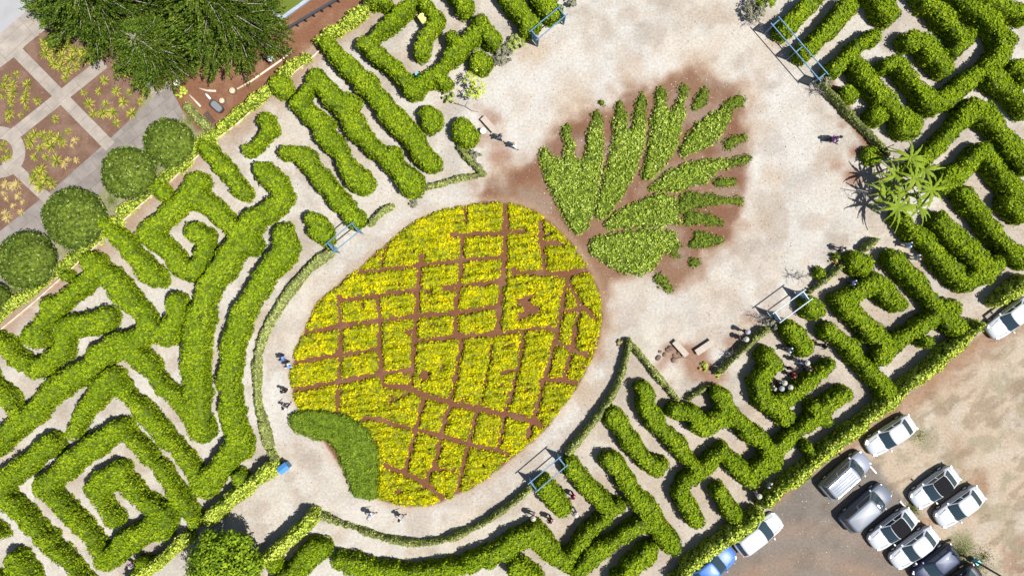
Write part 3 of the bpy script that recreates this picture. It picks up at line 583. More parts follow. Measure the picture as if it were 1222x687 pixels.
def build_beds():
    cell = .12; X, Y = grid_for(EGG, .5, cell)
    d = np.maximum(sd_poly(X, Y, EGG), -sd_caps(X, Y, bed_caps())); d = np.maximum(d, -(sd_poly(X, Y, IVY)-.05))
    d = d+(fbm(X, Y, .5, 21, 3)-.5)*.26; d = np.maximum(d, -sd_poly(X, Y, IVYSIDE))
    # bare thin places inside the planting
    bare = np.full(X.shape, -1.0)
    for x3, y3, r in [(1885, 1080, .55), (1800, 1090, .3), (1905, 1110, .5), (1400, 1440, .3), (1520, 1345, .45), (1590, 1310, .35), (1465, 1190, .2), (1300, 1105, .25), (1530, 1040, .3), (1430, 1760, .3), (1200, 1245, .2), (1870, 1140, .3)]:
        gx, gy = G(x3, y3); bare = np.maximum(bare, r-np.hypot(X-gx, Y-gy)+(fbm(X, Y, .35, 77, 3)-.5)*1.5)
    d = np.maximum(d, bare)
    lab, comps = label_components(d < 0); comps = [c for c in comps if c[1] > 18]
    rowc = np.mod(Y-.13*X+(fbm(X, Y, 1.5, 88, 2)-.5)*.25, .66); rows_ = .075-np.abs(rowc-.33)+(fbm(X, Y, .9, 89, 3)-.5)*.34-.045
    d = np.maximum(d, rows_)
    info = []
    for k, cnt in comps:
        ii, jj = np.nonzero(lab == k); cx, cy = X[ii, 0].mean(), Y[0, jj].mean()
        info.append((k, cnt, cx, cy, ii.min(), ii.max(), jj.min(), jj.max()))
    # order the blocks in bands that follow the gentle slope of the paths
    def key(c): return c[3]-.12*c[2]
    info.sort(key=key, reverse=True)
    rows = []
    for c in info:
        if rows and abs(key(rows[-1][0])-key(c)) < 1.35: rows[-1].append(c)
        else: rows.append([c])
    ordn = ['first', 'second', 'third', 'fourth', 'fifth', 'sixth', 'seventh', 'eighth', 'ninth', 'tenth', 'eleventh', 'twelfth', 'thirteenth', 'fourteenth', 'fifteenth', 'sixteenth', 'seventeenth', 'eighteenth', 'nineteenth', 'twentieth']
    for ri, row in enumerate(rows):
        row.sort(key=lambda c: c[2])
        for ci, (k, cnt, cx, cy, i0, i1, j0, j1) in enumerate(row):
            i0 = max(i0-3, 0); j0 = max(j0-3, 0); sl = (slice(i0, i1+4), slice(j0, j1+4)); ext = lab[sl] == k
            area = cnt*cell*cell; wd = (i1-i0)*cell; hh = (j1-j0)*cell
            shape = 'big' if area > 8 else 'small' if area < 2 else 'upright' if hh > wd*1.35 else 'wide' if wd > hh*1.5 else 'squarish'
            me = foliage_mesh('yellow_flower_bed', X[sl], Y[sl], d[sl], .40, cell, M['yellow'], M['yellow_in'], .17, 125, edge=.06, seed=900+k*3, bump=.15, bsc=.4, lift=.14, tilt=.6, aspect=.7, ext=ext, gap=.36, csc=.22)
            if me is None: continue
            lb = f"{shape} yellow-green block, {ordn[ci]} from left in {ordn[ri]} row of the pineapple"
            tag(link('yellow_flower_bed', me), lb, 'flower bed', 'yellow planted blocks of the pineapple')
    print('BEDS', len(info), 'rows', [len(r) for r in rows])
build_beds()
def poly_plant(name, label, cat, group, pts, h, leafm, innerm, size, dens, cell=.12, wob=.1, edge=.06, shrink=0, **kw):
    HSEED[0] += 5; pts = np.asarray(pts); X, Y = grid_for(pts, .4, cell); d = sd_poly(X, Y, pts)+shrink+(fbm(X, Y, .5, HSEED[0], 3)-.5)*wob*2
    me = foliage_mesh(name, X, Y, d, h, cell, M[leafm], M[innerm], size, dens, edge=edge, seed=HSEED[0], **kw)
    return tag(link(name, me), label, cat, group)
poly_plant('ivy_bed', 'dull green kidney-shaped planting at the lower left of the yellow pineapple', 'ground cover', None, IVY, .75, 'ivy', 'hedge_in', .15, 150, bump=.16, lift=.17, tilt=.8, aspect=.5, wob=.22, gap=.33)

# ------------------------------------------------------------ the crown of the pineapple
K = lambda s, dy=0: Gs([(float(a.split(',')[0])+1836, float(a.split(',')[1])+dy) for a in s.split()], .3)
CR = 'green leaf shapes of the crown'
FR = [
 ('broad three-fingered leaf shape at the left of the crown', '95,560 110,528 127,540 140,560 178,572 190,520 178,500 188,470 205,485 222,520 222,560 240,575 258,560 265,480 282,440 300,425 318,440 327,490 322,580 308,660 290,750 270,815 240,838 220,828 190,790 160,730 130,680 110,620', 0, 'frond'),
 ('forked leaf shape, second from the left in the crown', '365,420 400,400 405,450 420,468 432,440 445,400 472,420 472,460 470,520 450,600 400,690 350,760 312,785 293,772 308,690 340,590 362,480', 0, 'frond'),
 ('tall V-topped leaf shape in the middle of the crown', '515,350 545,345 556,380 556,420 582,380 602,335 622,345 612,420 590,520 540,590 500,640 462,640 470,600 490,500 503,410', 0, 'frond'),
 ('lens-shaped leaf shape pointing to the upper right of the crown', '600,545 610,510 660,440 720,402 762,385 790,410 770,450 720,510 650,545 610,558', 0, 'frond'),
 ('long horizontal leaf shape at the right of the crown', '485,672 560,612 640,577 740,566 782,572 775,595 740,612 690,655 600,680 490,684', 0, 'frond'),
 ('middle right leaf shape with a ragged outer edge', '325,120 345,95 395,62 460,25 530,5 580,12 592,60 604,110 520,125 400,124 340,138', 687, 'frond'),
 ('big lower right leaf shape, lowest of the crown', '268,195 290,165 360,145 480,134 575,140 592,180 570,205 530,225 512,265 455,300 400,290 340,260 290,230', 687, 'frond'),
 ('small dark oval plant patch above the lens-shaped leaf', '643,385 660,340 690,310 706,328 690,372 660,392', 0, 'frond_dk'),
 ('dark jagged tip beyond the lens-shaped leaf', '745,388 780,352 812,340 832,350 828,370 792,385 780,408 765,395', 0, 'frond_dk'),
 ('dark small clump at the right rim of the crown soil', '760,500 800,485 840,485 835,500 795,515 780,537 762,530', 0, 'frond_dk'),
 ('dark pointed tip of the long horizontal leaf', '778,572 815,560 855,556 858,574 820,585 785,598', 0, 'frond_dk'),
 ('ragged dark strip of plants right of the middle right leaf', '592,30 625,0 685,6 745,18 820,28 820,42 762,40 705,45 640,60 600,80', 687, 'frond_dk'),
 ('dark fish-shaped patch under the ragged strip', '610,92 640,66 700,78 750,102 750,116 690,112 615,115', 687, 'frond_dk'),
 ('dark wedge of plants beyond the lowest leaf', '628,190 648,168 650,142 702,147 757,175 702,195 640,200', 687, 'frond_dk'),
 ('dark scrap of plants at the lower rim, pointing down right', '500,305 530,290 548,310 575,342 566,356 525,330', 687, 'frond_dk'),
 ('tiny dark clump low on the right of the crown soil', '628,250 650,240 672,256 660,266 632,262', 687, 'frond_dk'),
 ('small dark clump below the long horizontal leaf', '715,655 735,635 762,645 800,640 808,655 775,662 740,672', 0, 'frond_dk'),
 ('dark spire on top of the forked leaf, right prong', '430,455 436,400 450,350 465,328 478,370 472,440 465,470', 0, 'frond_dk'),
 ('dark spire on top of the forked leaf, left prong', '362,440 368,405 374,362 386,358 396,385 404,420 400,450', 0, 'frond_dk'),
 ('dark knob on the left prong of the V-topped leaf', '512,355 516,322 528,310 542,320 550,352', 0, 'frond_dk'),
 ('dark knob on the right prong of the V-topped leaf', '598,345 602,312 618,298 630,312 622,350', 0, 'frond_dk'),
 ('dark tip on the middle finger of the broad leaf', '172,465 190,440 208,455 200,475 210,500 185,505', 0, 'frond_dk'),
 ('dark tip on the right finger of the broad leaf', '285,425 290,398 308,398 322,440 300,445', 0, 'frond_dk'),
 ('tiny lone clump above the broad leaf', '303,368 315,355 328,362 322,376', 0, 'frond_dk'),
 ('crumbling dark edge of the lowest leaf at its right', '560,205 590,180 605,190 585,215 608,228 600,238 565,222', 687, 'frond_dk'),
]
for lb, s, dy, mt in FR:
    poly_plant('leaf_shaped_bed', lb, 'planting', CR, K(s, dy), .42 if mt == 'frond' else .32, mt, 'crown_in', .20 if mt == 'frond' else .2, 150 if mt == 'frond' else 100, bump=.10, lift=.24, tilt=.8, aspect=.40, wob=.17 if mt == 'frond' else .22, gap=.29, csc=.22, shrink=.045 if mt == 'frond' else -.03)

# ------------------------------------------------------------ topiary spheres (domes)
def dome(label, x3, y3, r3, h):
    HSEED[0] += 3; rng = np.random.default_rng(HSEED[0]); cx, cy = G(x3, y3, h*.5); R = r3*S/3
    n, m_ = 40, 16; V = []; 
    for i in range(m_+1):
        th = math.pi*(.62*i/m_)
        for k in range(n):
            a = 2*math.pi*k/n; rr = R*math.sin(min(th*.5/.31/ math.pi*math.pi/2, math.pi/2)) if False else R*math.sin(th) ; V.append((rr*math.cos(a), rr*math.sin(a), h*.42+h*.58*math.cos(th)))
    V = np.array(V); V[:, 2] = np.maximum(V[:, 2], .05)
    i = np.arange(m_*n); a = i; b = (i//n)*n+(i % n+1) % n; F = np.stack([a, a+n, b+n, b], 1)
    V *= (1+.10*(fbm(V[:, 0]*1.3+V[:, 2], V[:, 1]*1.3-V[:, 2], .9, HSEED[0], 3)-.5)*2)[:, None]
    V[:, 2] = np.maximum(V[:, 2], .05)
    p, nm, area = sample_quads(V, F, 10, rng); N_ = int(area*85); p, nm, _ = sample_quads(V, F, N_, rng)
    nm = np.where(np.sum(nm*(p-np.array([0, 0, h*.3])), 1)[:, None] < 0, -nm, nm)
    kp = (vnoise(p[:, 0]+p[:, 2], p[:, 1]-p[:, 2], .2, HSEED[0]) > .40) | (rng.random(N_) < .15); p = p[kp]; nm = nm[kp]; N_ = len(p)
    p = p+nm*(rng.random((N_, 1))*.2-.03); p[:, 2] = np.maximum(p[:, 2], .04); LV, LF = leaves(p, nm, .2, .5, .8, rng)
    e = empty('topiary_sphere', (cx, cy, 0), 0, label, 'topiary', 'clipped topiary spheres')
    link('crown', mesh_np('crown', np.concatenate([V, LV]), np.concatenate([F, LF+len(V)]), [M['crown_in'], M['ball']], np.concatenate([np.zeros(len(F)), np.ones(len(LF))])), e)
    MB().tube([(0, 0, 0), (0, 0, h*.5)], [.14, .1]).build('trunk', M['bark'], e)
dome('clipped green sphere nearest the mulch yard, uppermost of the row', 604, 510, 84, 2.6)
dome('clipped green sphere between two others, beside the paved walk corner', 456, 618, 90, 2.7)
dome('largest clipped green sphere with a dark shaded rim, over the hedge head', 262, 782, 104, 3.2)
dome('clipped green sphere low on the left, second from the left edge', 90, 930, 96, 3.0)
dome('dark clipped sphere mostly cut off by the left edge', -30, 1065, 50, 2.6)

# ------------------------------------------------------------ trees
def blades(P0, D, ln, wd, rng):
    """narrow leaves from P0 along D"""
    n = len(P0); D = D/(np.linalg.norm(D, axis=1)[:, None]+1e-9); sd = np.cross(D, rng.normal(0, 1, (n, 3))); sd /= np.linalg.norm(sd, axis=1)[:, None]+1e-9
    ln = ln[:, None]; wd = wd[:, None]
    V = np.stack([P0, P0+D*ln*.5+sd*wd*.5, P0+D*ln, P0+D*ln*.5-sd*wd*.5], 1).reshape(-1, 3); return V, np.arange(4*n).reshape(-1, 4)
def conifer(label, x3, y3, h, R, seed):
    rng = np.random.default_rng(seed); cx, cy = G(x3, y3); e = empty('conifer_tree', (cx, cy, 0), 0, label, 'tree', 'tall conifers beyond the maze')
    MB().tube([(0, 0, 0), (.05, .05, h*.5), (0, .1, h)], [.32, .2, .04], 10).build('trunk', M['bark'], e)
    Ps = []; Ds = []; Ls = []; Ws = []; br = MB(); nl = int(h/.62)
    for li in range(nl):
        z = 1.3+(h-1.5)*li/nl; fr = 1-(z/h); r = R*(fr**.62)*rng.uniform(.85, 1.1); nb = 9 if fr > .3 else 6; a0 = rng.random()*6.3
        for k in range(nb):
            a = a0+2*math.pi*k/nb+rng.normal(0, .16); L = r*rng.uniform(.72, 1.12)+.3; zz = z+rng.normal(0, .2)
            tip = np.array([math.cos(a)*L, math.sin(a)*L, zz-L*.10+L*.12]); ns = max(int(L/.21), 3)
            br.tube([(0, 0, zz), (tip[0]*.5, tip[1]*.5, zz-.03*L), (tip[0]*.96, tip[1]*.96, tip[2])], [.06, .04, .012], 5)
            for j in range(ns):
                t = .22+.80*j/ns; c = np.array([tip[0]*t, tip[1]*t, zz+(tip[2]-zz)*t-.06*math.sin(t*3)]); wv = .34*(1-t)*L*.5+.30
                # side twigs left and right carrying upright tufts
                for sgn in (-1, 1):
                    w_ = rng.uniform(.25, 1)*wv*sgn; sd = np.array([-math.sin(a), math.cos(a), 0]); c2 = c+sd*w_+np.array([math.cos(a), math.sin(a), 0])*abs(w_)*.5
                    
                    if rng.random() < .5: continue
                    nt_ = 34; rd = np.array([math.cos(a), math.sin(a), 0])+sd*sgn*.3; pp = c2+rd*rng.normal(0, .24, (nt_, 1))+sd*rng.normal(0, .075, (nt_, 1))+np.array([0, 0, 1.])*(rng.normal(0, .06, (nt_, 1))+.25*rng.random()); dd = rd*.9+np.array([0, 0, .45])+rng.normal(0, .3, (nt_, 3))
                    Ps.append(pp); Ds.append(dd); Ls.append(rng.uniform(.13, .26, nt_)); Ws.append(rng.uniform(.07, .11, nt_))
    br.build('branches', M['palebark'], e)
    V, F = blades(np.concatenate(Ps), np.concatenate(Ds), np.concatenate(Ls), np.concatenate(Ws), rng)
    link('crown', mesh_np('crown', V, F, [M['pine']]), e)
conifer('huge dark conifer with pale branches, left one above the spiky beds', 430, 30, 12, 6.2, 1)
conifer('medium conifer between the two huge ones, reaching down to the walk', 600, 215, 7, 3.6, 2)
conifer('huge conifer on the right, sweeping over the mulch yard', 870, 105, 12, 5.6, 3)
conifer('conifer at the top edge squeezed behind the other three', 700, -60, 12, 5.0, 4)
def leafy_tree(name, label, cat, x3, y3, h, R, seed, leafm, nclump=120, per=60, size=.2, trunk='bark', lean=(0, 0), flat=.75, group=None, lo=.35):
    rng = np.random.default_rng(seed); cx, cy = G(x3, y3); e = empty(name, (cx, cy, 0), 0, label, cat, group)
    top = np.array([lean[0], lean[1], h*.6]); tb = MB().tube([(0, 0, 0), tuple(top*.5+np.array([.05, 0, 0])), tuple(top)], [.05*h*.6, .035*h*.6, .02*h*.6], 8)
    Ps = []; Ns = []; Ss = []
    for i in range(nclump):
        u = rng.normal(0, 1, 3); u /= np.linalg.norm(u); rr = rng.random()**.4
        c = top+np.array([u[0]*R*rr, u[1]*R*rr, h*.1+u[2]*h*lo*rr*flat]); cr = R*.2
        if i % 9 == 0: tb.tube([tuple(top*.7), tuple((top*.7+c)/2+np.array([0, 0, .1])), tuple(c)], [.03*h*.3, .018*h*.3, .008*h*.3], 5)
        p = rng.normal(0, 1, (per, 3)); p /= np.linalg.norm(p, axis=1)[:, None]; Ns.append(p*.5+u*.6+np.array([0, 0, .5])); Ps.append(c+p*cr*rng.uniform(.5, 1, (per, 1)))
    tb.build('trunk', M[trunk], e); p = np.concatenate(Ps); p[:, 2] = np.maximum(p[:, 2], .1)
    V, F = leaves(p, np.concatenate(Ns), size, .55, .35, rng); link('crown', mesh_np('crown', V, F, [M[leafm]]), e)
leafy_tree('broadleaf_tree', 'big round dark-leaved tree at the bottom beside the entrance path', 'tree', 850, 1975, 5.0, 2.9, 21, 'tree', 330, 60, .27, flat=1.0)
leafy_tree('sapling', 'sparse yellow-leaved sapling between two round shrubs', 'tree', 1705, 355, 2.6, 1.25, 22, 'lime', 26, 16, .22, 'palebark', lean=(-.1, .8))
for lb, x3, y3, h, R, sd, lm, nc in [('dry grey shrub under the top-centre gate', 1800, 205, .9, .95, 31, 'grey_leaf', 46), ('olive shrub with dark gaps just left of the top-centre gate', 1845, 165, 1.0, .75, 32, 'olive', 34),
      ('thin grey shrub right of the top-centre gate', 2050, 15, .9, .55, 33, 'grey_leaf', 22), ('dry shrub next to the stepped hedge and its shadowed twigs', 1612, 352, .8, .55, 34, 'olive', 20),
      ('grey twiggy shrub left of the double gate at the top edge', 2690, 45, 1.2, 1.05, 35, 'grey_leaf', 46), ('green and grey shrub at the left foot of the double gate', 2735, 12, 1.4, .85, 36, 'hedge', 34),
      ('dry shrub at the right foot of the double gate', 2945, 300, 1.1, .6, 37, 'grey_leaf', 26), ('grey dry shrub inside the angled clipped hedge below the bench', 1700, 560, .6, .55, 38, 'grey_leaf', 22),
      ('dry bush at the right of the single bench hedge corner', 1715, 600, .6, .4, 39, 'grey_leaf', 14), ('dry shrub at the near foot of the eastern gate', 2755, 1155, 1.1, .6, 40, 'grey_leaf', 24),
      ('reddish low shrub beside the smallest round shrub', 2985, 940, .6, .35, 41, 'bromdry', 12), ('small weedy shrub behind the left slab bench', 2225, 1225, .4, .4, 42, 'bromdry', 12),
      ('yellow-green weeds south of the two slab benches', 2515, 1310, .35, .5, 43, 'lime', 9), ('green weeds at the lower end of the straight eastern clipped hedge', 2570, 1335, .5, .4, 44, 'lime', 12),
      ('grey shrub at the head of the ragged hedge', 2950, 1165, 1.2, .6, 45, 'grey_leaf', 18), ('dry grass tuft beneath the pineapple crown hedge end', 1480, 735, .4, .45, 46, 'grey_leaf', 16),
      ('leafy weeds at the edge of the apron under the medium conifer', 655, 335, .5, .5, 47, 'lime', 14)]:
    leafy_tree('shrub', lb, 'shrub', x3, y3, h, R, sd, lm, nc, 40, .15, lo=.4, flat=1, group='dry and weedy shrubs')
def bare_twigs(label, x3, y3, h, R, seed, lean=(0, 0), n=22):
    rng = np.random.default_rng(seed); cx, cy = G(x3, y3); e = empty('bare_sapling', (cx, cy, 0), 0, label, 'bare tree', 'leafless saplings')
    a = MB().tube([(0, 0, 0), (lean[0]*.5, lean[1]*.5, h*.4), (lean[0], lean[1], h*.75)], [.05, .035, .02], 6); a.build('trunk', M['palebark'], e); b = MB()
    for i in range(n):
        t = rng.uniform(.3, 1); s = np.array([lean[0]*t, lean[1]*t, h*.75*t]); an = rng.random()*6.3; L = R*rng.uniform(.5, 1); d = np.array([math.cos(an)*L, math.sin(an)*L, rng.uniform(.2, .5)*L])
        b.tube([tuple(s), tuple(s+d*.5+np.array([0, 0, .08])), tuple(s+d)], [.016, .011, .006], 4)
        for q_ in range(2):
            d2 = d*.35+rng.normal(0, .18, 3); b.tube([tuple(s+d*.6), tuple(s+d*.6+d2)], [.009, .005], 4)
    b.build('twigs', M['palebark'], e)
bare_twigs('bare grey sapling left of the small round shrub on the plaza', 2860, 1000, 1.6, .9, 51, (-.4, .3))
bare_twigs('bare twiggy sapling at the left foot of the eastern gate', 2725, 1145, 1.4, .7, 52, (-.3, .2))
bare_twigs('bare branch leaning out over the plaza from the banana clump', 3150, 700, 2.4, .9, 53, (-2.6, .3), 12)
bare_twigs('bare twigs standing at the left of the double gate', 2705, 70, 1.4, 1.0, 54, (-.3, -.2))
bare_twigs('bare grey sapling at the right foot of the double gate', 2935, 325, 1.2, .8, 55, (-.5, -.1))
bare_twigs('thin dry stems along the straight clipped hedge near the seated visitors', 2610, 1270, .9, .6, 56)
bare_twigs('thin dry stems between the seated visitors and the eastern gate', 2570, 1310, .8, .5, 57)
# fallen branches
for lb, pts in [('dry fallen branch lying between the slab benches', [(2400, 1287), (2440, 1278), (2462, 1283), (2495, 1295)]), ('crooked fallen branch pointing from the sapling to the single bench', [(1625, 370), (1665, 382), (1690, 398), (1715, 402)])]:
    pw = [(*G(x, y), .04+.02*i) for i, (x, y) in enumerate(pts)]
    mb = MB().tube(pw, [.045, .04, .03, .015], 6); mb.tube([pw[1], (pw[1][0]+.3, pw[1][1]+.5, .1)], [.02, .008], 5); tag(mb.build('fallen_branch', M['bark']), lb, 'branch')
# small dark tufts and rocks near the benches
rk = [(2362, 1258), (2378, 1268), (2390, 1252), (2356, 1280), (2412, 1272), (2430, 1262), (2410, 1288), (2400, 1245)]
rocks = None
for i, (x, y) in enumerate(rk):
    if rocks is None:
        mb = MB(); mb.lathe([(.14, 0), (.19, .07), (.15, .16), (.06, .2)], 9); rocks = mb.build('rock', noisy('dark_rock', (.07, .05, .04), (.16, .11, .08), 9)); tag(rocks, 'dark rock among the small ones on red earth left of the slab benches', 'rock', 'small dark rocks by the benches'); o = rocks
    else: o = copy_tree(rocks)
    o['label'] = 'dark rock on red earth by the left bench, '+['second', 'third', 'fifth', 'first', 'seventh', 'last', 'sixth', 'fourth'][i]+' of eight from the left'
    o.location = (*G(x, y), 0); o.rotation_euler.z = i*1.3; sc = .7+.15*(i % 4); o.scale = (sc*1.3, sc, sc*.9)

# ------------------------------------------------------------ spiky rosettes
ORD = ['first', 'second', 'third', 'fourth', 'fifth', 'sixth', 'seventh', 'eighth', 'ninth', 'tenth', 'eleventh', 'twelfth', 'thirteenth', 'fourteenth', 'fifteenth', 'sixteenth', 'seventeenth', 'eighteenth', 'nineteenth', 'twentieth', 'twenty-first', 'twenty-second']
def rosette_mesh(seed, R, nl, mt, wd=.085):
    rng = np.random.default_rng(seed); mb = MB()
    for i in range(nl):
        a = i*2.39996+rng.normal(0, .12); el = .25+.9*(i/nl); L = R*(1.05-.35*i/nl)*rng.uniform(.85, 1.1); ca, sa = math.cos(a), math.sin(a)
        pts = []; wds = [wd*.7, wd, wd*.75, .006]
        for j, t in enumerate((.05, .4, .75, 1)):
            r = L*t*math.cos(el*.8); z = .05+L*math.sin(el)*t-.28*L*t*t*t; pts.append((ca*r, sa*r, max(z, .02)))
        vs = []
        for (x, y, z), w_ in zip(pts, wds): vs += [(x-sa*w_*.5, y+ca*w_*.5, z+.015), (x, y, z-.01), (x+sa*w_*.5, y-ca*w_*.5, z+.015)]
        mb.add(vs, [(3*j+k, 3*j+k+1, 3*j+4+k, 3*j+3+k) for j in range(3) for k in range(2)])
    me = bpy.data.meshes.new('spiky_leaves'); me.from_pydata(mb.v, [], mb.f); me.materials.append(M[mt]); return me
RM = [rosette_mesh(s, .74, 40, 'brom', .07) for s in (1, 2, 3)]; RD = [rosette_mesh(s, .5, 24, 'bromdry', .07) for s in (4, 5)]
for bed, ms, pts, sc in [
  ('in the bed under the conifer', RM, '150,150 185,138 160,190 200,178 232,168 190,225 215,235 245,150 252,210 272,238 292,200 240,252 302,182 230,278 312,215 205,92 165,165 215,200 265,180 180,205', 1.0),
  ('in the bed nearest the spheres', RM, '370,285 350,325 315,370 330,405 415,325 375,370 400,403 440,365 500,362 520,332 470,405 415,440 460,330 425,250 452,262 295,330 483,300 365,405', .85),
  ('in the bed at the left edge', RM, '20,280 55,265 45,300 40,330 5,345 35,365 95,300 88,335 85,357 130,360 30,405 90,385 70,412 10,310 25,425 35,345', .75),
  ('in the lower bed next to the round path', RM, '195,425 240,470 120,480 150,482 180,480 100,522 140,530 180,522 220,512 120,560 160,560 200,575 130,617 160,640 182,657 120,642 148,605 105,500 165,505 205,495 140,665', .95),
  ('among the brownish ones of the lower bed', RD, '255,520 240,570 270,572 225,590 190,590 265,500', .9),
  ('among the pale dry ones at the corner bed', RD, '15,660 40,667 20,710 45,737 15,760 62,700 77,722 8,690 55,660 22,780 70,760', 1.1),
  ('in the small round bed inside the ring path', RM, '10,512 22,540 8,568 27,562 2,530', .6)]:
    for i, a in enumerate(sorted(pts.split(), key=lambda a_: float(a_.split(',')[0]))):
        x, y = map(float, a.split(',')); o = bpy.data.objects.new('spiky_plant', ms[i % len(ms)]); COL.objects.link(o)
        o.location = (*G(x, y, .25), 0); o.rotation_euler.z = i*1.7; k = sc*(.62+.55*((i*37) % 10)/10); o.rotation_euler.x = .14*math.sin(i*2.3); o.rotation_euler.y = .14*math.cos(i*1.9); o.scale = (k, k, k)
        tag(o, 'spiky rosette, '+ORD[i]+' from left '+bed, 'bromeliad', 'spiky rosettes '+bed)
# ------------------------------------------------------------ banana clump
def banana(label, x3, y3, h, seed, n=13, L=2.0):
    rng = np.random.default_rng(seed); cx, cy = G(x3, y3, h); e = empty('banana_plant', (cx, cy, 0), 0, label, 'banana plant', 'banana plants at the plaza corner')
    MB().tube([(0, 0, 0), (.03, .02, h*.5), (0, 0, h)], [.14, .11, .06], 8).build('stem', M['palebark'], e)
    for i in range(n):
        a = 2*math.pi*i/n+rng.normal(0, .4); el = rng.uniform(.15, 1.0); l = L*rng.uniform(.6, 1.15); ca, sa = math.cos(a), math.sin(a); mb = MB(); vs = []; N = 9
        for j in range(N+1):
            t = j/N; r = l*t*math.cos(el*.5); z = h+l*math.sin(el)*t*.8-l*.75*t**2.2; w_ = .27*math.sin(min(t*1.25+.12, 1)*math.pi*.93)**.7*(1 if j % 2 else .62)+.01
            vs += [(ca*r-sa*w_*.5, sa*r+ca*w_*.5, z-w_*.18), (ca*r, sa*r, z), (ca*r+sa*w_*.5, sa*r-ca*w_*.5, z-w_*.18)]
        mb.add(vs, [(3*j+k, 3*j+k+1, 3*j+4+k, 3*j+3+k) for j in range(N) for k in range(2)]); mb.build('leaf', M['banana'], e)
for lb, x, y, h, sd in [('topmost banana plant of the clump by the upper right plaza corner', 3262, 565, 3.2, 1), ('banana plant at the upper left of the clump, leaves over the gravel', 3204, 630, 3.0, 2), ('rightmost banana plant, leaning over the hedge', 3335, 680, 3.6, 3),
                        ('lowest banana plant of the clump, nearest the long hedge', 3215, 742, 3.0, 4), ('central banana plant hemmed in by the others', 3275, 640, 3.8, 5), ('small banana plant between the two lowest ones', 3290, 742, 2.6, 6), ('low banana plant at the left of the clump over the reddish gravel', 3170, 690, 2.0, 7), ('low banana plant on the right between the upper two', 3310, 610, 2.4, 8), ('low banana plant in the heart of the clump', 3240, 690, 2.2, 9)]:
    banana(lb, x, y, h, sd)

# ------------------------------------------------------------ gates
GH = 2.2
def gate(label, A, B, D, bays=1, paint='bluepaint'):
    """A, B: ends of the outer top rail; D: the far end of the cross bar at A (all at rail height)"""
    a = Vector((*G(*A, GH), 0)); b = Vector((*G(*B, GH), 0)); d = Vector((*G(*D, GH), 0)); ax = (b-a).normalized(); L = (b-a).length; ay = Vector((-ax.y, ax.x, 0)); W = (d-a).dot(ay)
    if W < 0: a, b = b, a; ax = -ax; ay = -ay; W = -W
    e = empty('garden_gate', tuple((a+b)/2+ay*W/2), math.atan2(ax.y, ax.x), label, 'gate', 'blue timber gateways of the maze')
    xs = [-L/2+L*i/bays for i in range(bays+1)]
    for x in xs:
        for y in (-W/2, W/2): MB().box(x, y, GH/2, .08, .08, GH).build('post', M[paint], e)
        MB().box(x, 0, GH-.12, .08, W-.094, .12).build('cross_bar', M[paint], e)
        lat = MB()
        for k in range(9): lat.box(x, 0, .25+k*.2, .03, W-.1, .11)
        for k in range(5): lat.box(x+.031, -W/2+.12+k*(W-.24)/4, 1.05, .025, .08, 1.7)
        lat.build('lattice_panel', M['lattice'], e)
    for y in (-W/2, W/2): MB().box(0, y, GH+.052, L+.5, .075, .08).build('top_rail', M[paint], e)
gate('blue timber gateway at the bottom, across the path south-east of the pineapple', (1898, 1725), (2000, 1639), (1924, 1754))
gate('pale timber gateway in the east, between a clipped hedge and a round shrub', (2775, 1116), (2876, 1042), (2801, 1147), 1, 'greypaint')
gate('long two-bay timber gateway at the top right', (2766, 92), (2931, 284), (2796, 72), 2)
gate('blue timber gateway at the top centre, between two broad hedges', (1903, 109), (1999, 28), (1929, 138))
gate('blue timber gateway on the left walk beside the little loaf hedge', (1172, 870), (1259, 800), (1198, 899))

# ------------------------------------------------------------ benches, box, lamp, rails
def bench(label, cx, cy, ang, L=1.6, W=.5):
    e = empty('slab_bench', (*G(cx, cy, .45), 0), ang, label, 'bench', 'slab benches on the plaza edge')
    MB().box(0, 0, .42, L, W, .08).build('seat', M['stonebench'], e)
    for s in (-1, 1): MB().box(s*L*.36, 0, .188, .14, W*.8, .376).build('leg', M['stonebench'], e)
bench('left slab bench of the pair on the red earth, turned away from the other', 2437, 1247, math.atan2(-45, 40))
bench('right slab bench of the pair on the red earth', 2523, 1243, math.atan2(36, 54), 1.7, .55)
bench('weathered slab bench beside the round shrub and white bin', 1750, 445, math.atan2(-42, 38))
e = empty('litter_bin', (*G(1729, 468, .7), 0), 0, 'round white-lidded bin next to the single bench', 'bin')
MB().lathe([(.2, 0), (.24, .62)], 18).build('bin_body', M['greypaint'], e); MB().lathe([(.27, .622), (.27, .68), (.12, .74)], 18).build('lid', M['white'], e)
def station(label, x, y, ang, m1, m2, w_=.75, d_=.6, h=1.15):
    e = empty('maze_station', (*G(x, y, h), 0), ang, label, 'booth')
    MB().box(0, 0, h/2, w_*.8, d_*.8, h).build('cabinet', m2, e)
    r = MB(); r.add([(-w_/2, -d_/2, h), (w_/2, -d_/2, h), (w_/2, d_/2, h), (-w_/2, d_/2, h), (-w_/2, 0, h+.25), (w_/2, 0, h+.25)], [(0, 1, 5, 4), (2, 3, 4, 5), (3, 0, 4), (1, 2, 5), (3, 2, 1, 0)]); r.build('roof', m1, e)
mb_ = mat('blue_roof_paint', (.06, .19, .50), .45)
station('bright blue box with a pitched lid at the entrance path corner', 1014, 1676, math.radians(38), mb_, M['bluepaint'], .9, .7)
my_ = mat('yellow_roof_paint', (.75, .66, .22), .5)
station('yellow and white station box inside the stepped hedge', 1515, 68, math.radians(-55), my_, M['white'], .85, .6)
e = empty('maze_marker', (*G(1493, 266, .8), 0), .6, 'little teal marker post at the inner corner of the stepped hedge', 'marker')
MB().box(0, 0, .4, .08, .08, .8).build('post', M['wood'], e); MB().box(0, 0, .85, .32, .2, .1).build('cap', M['teal'], e)
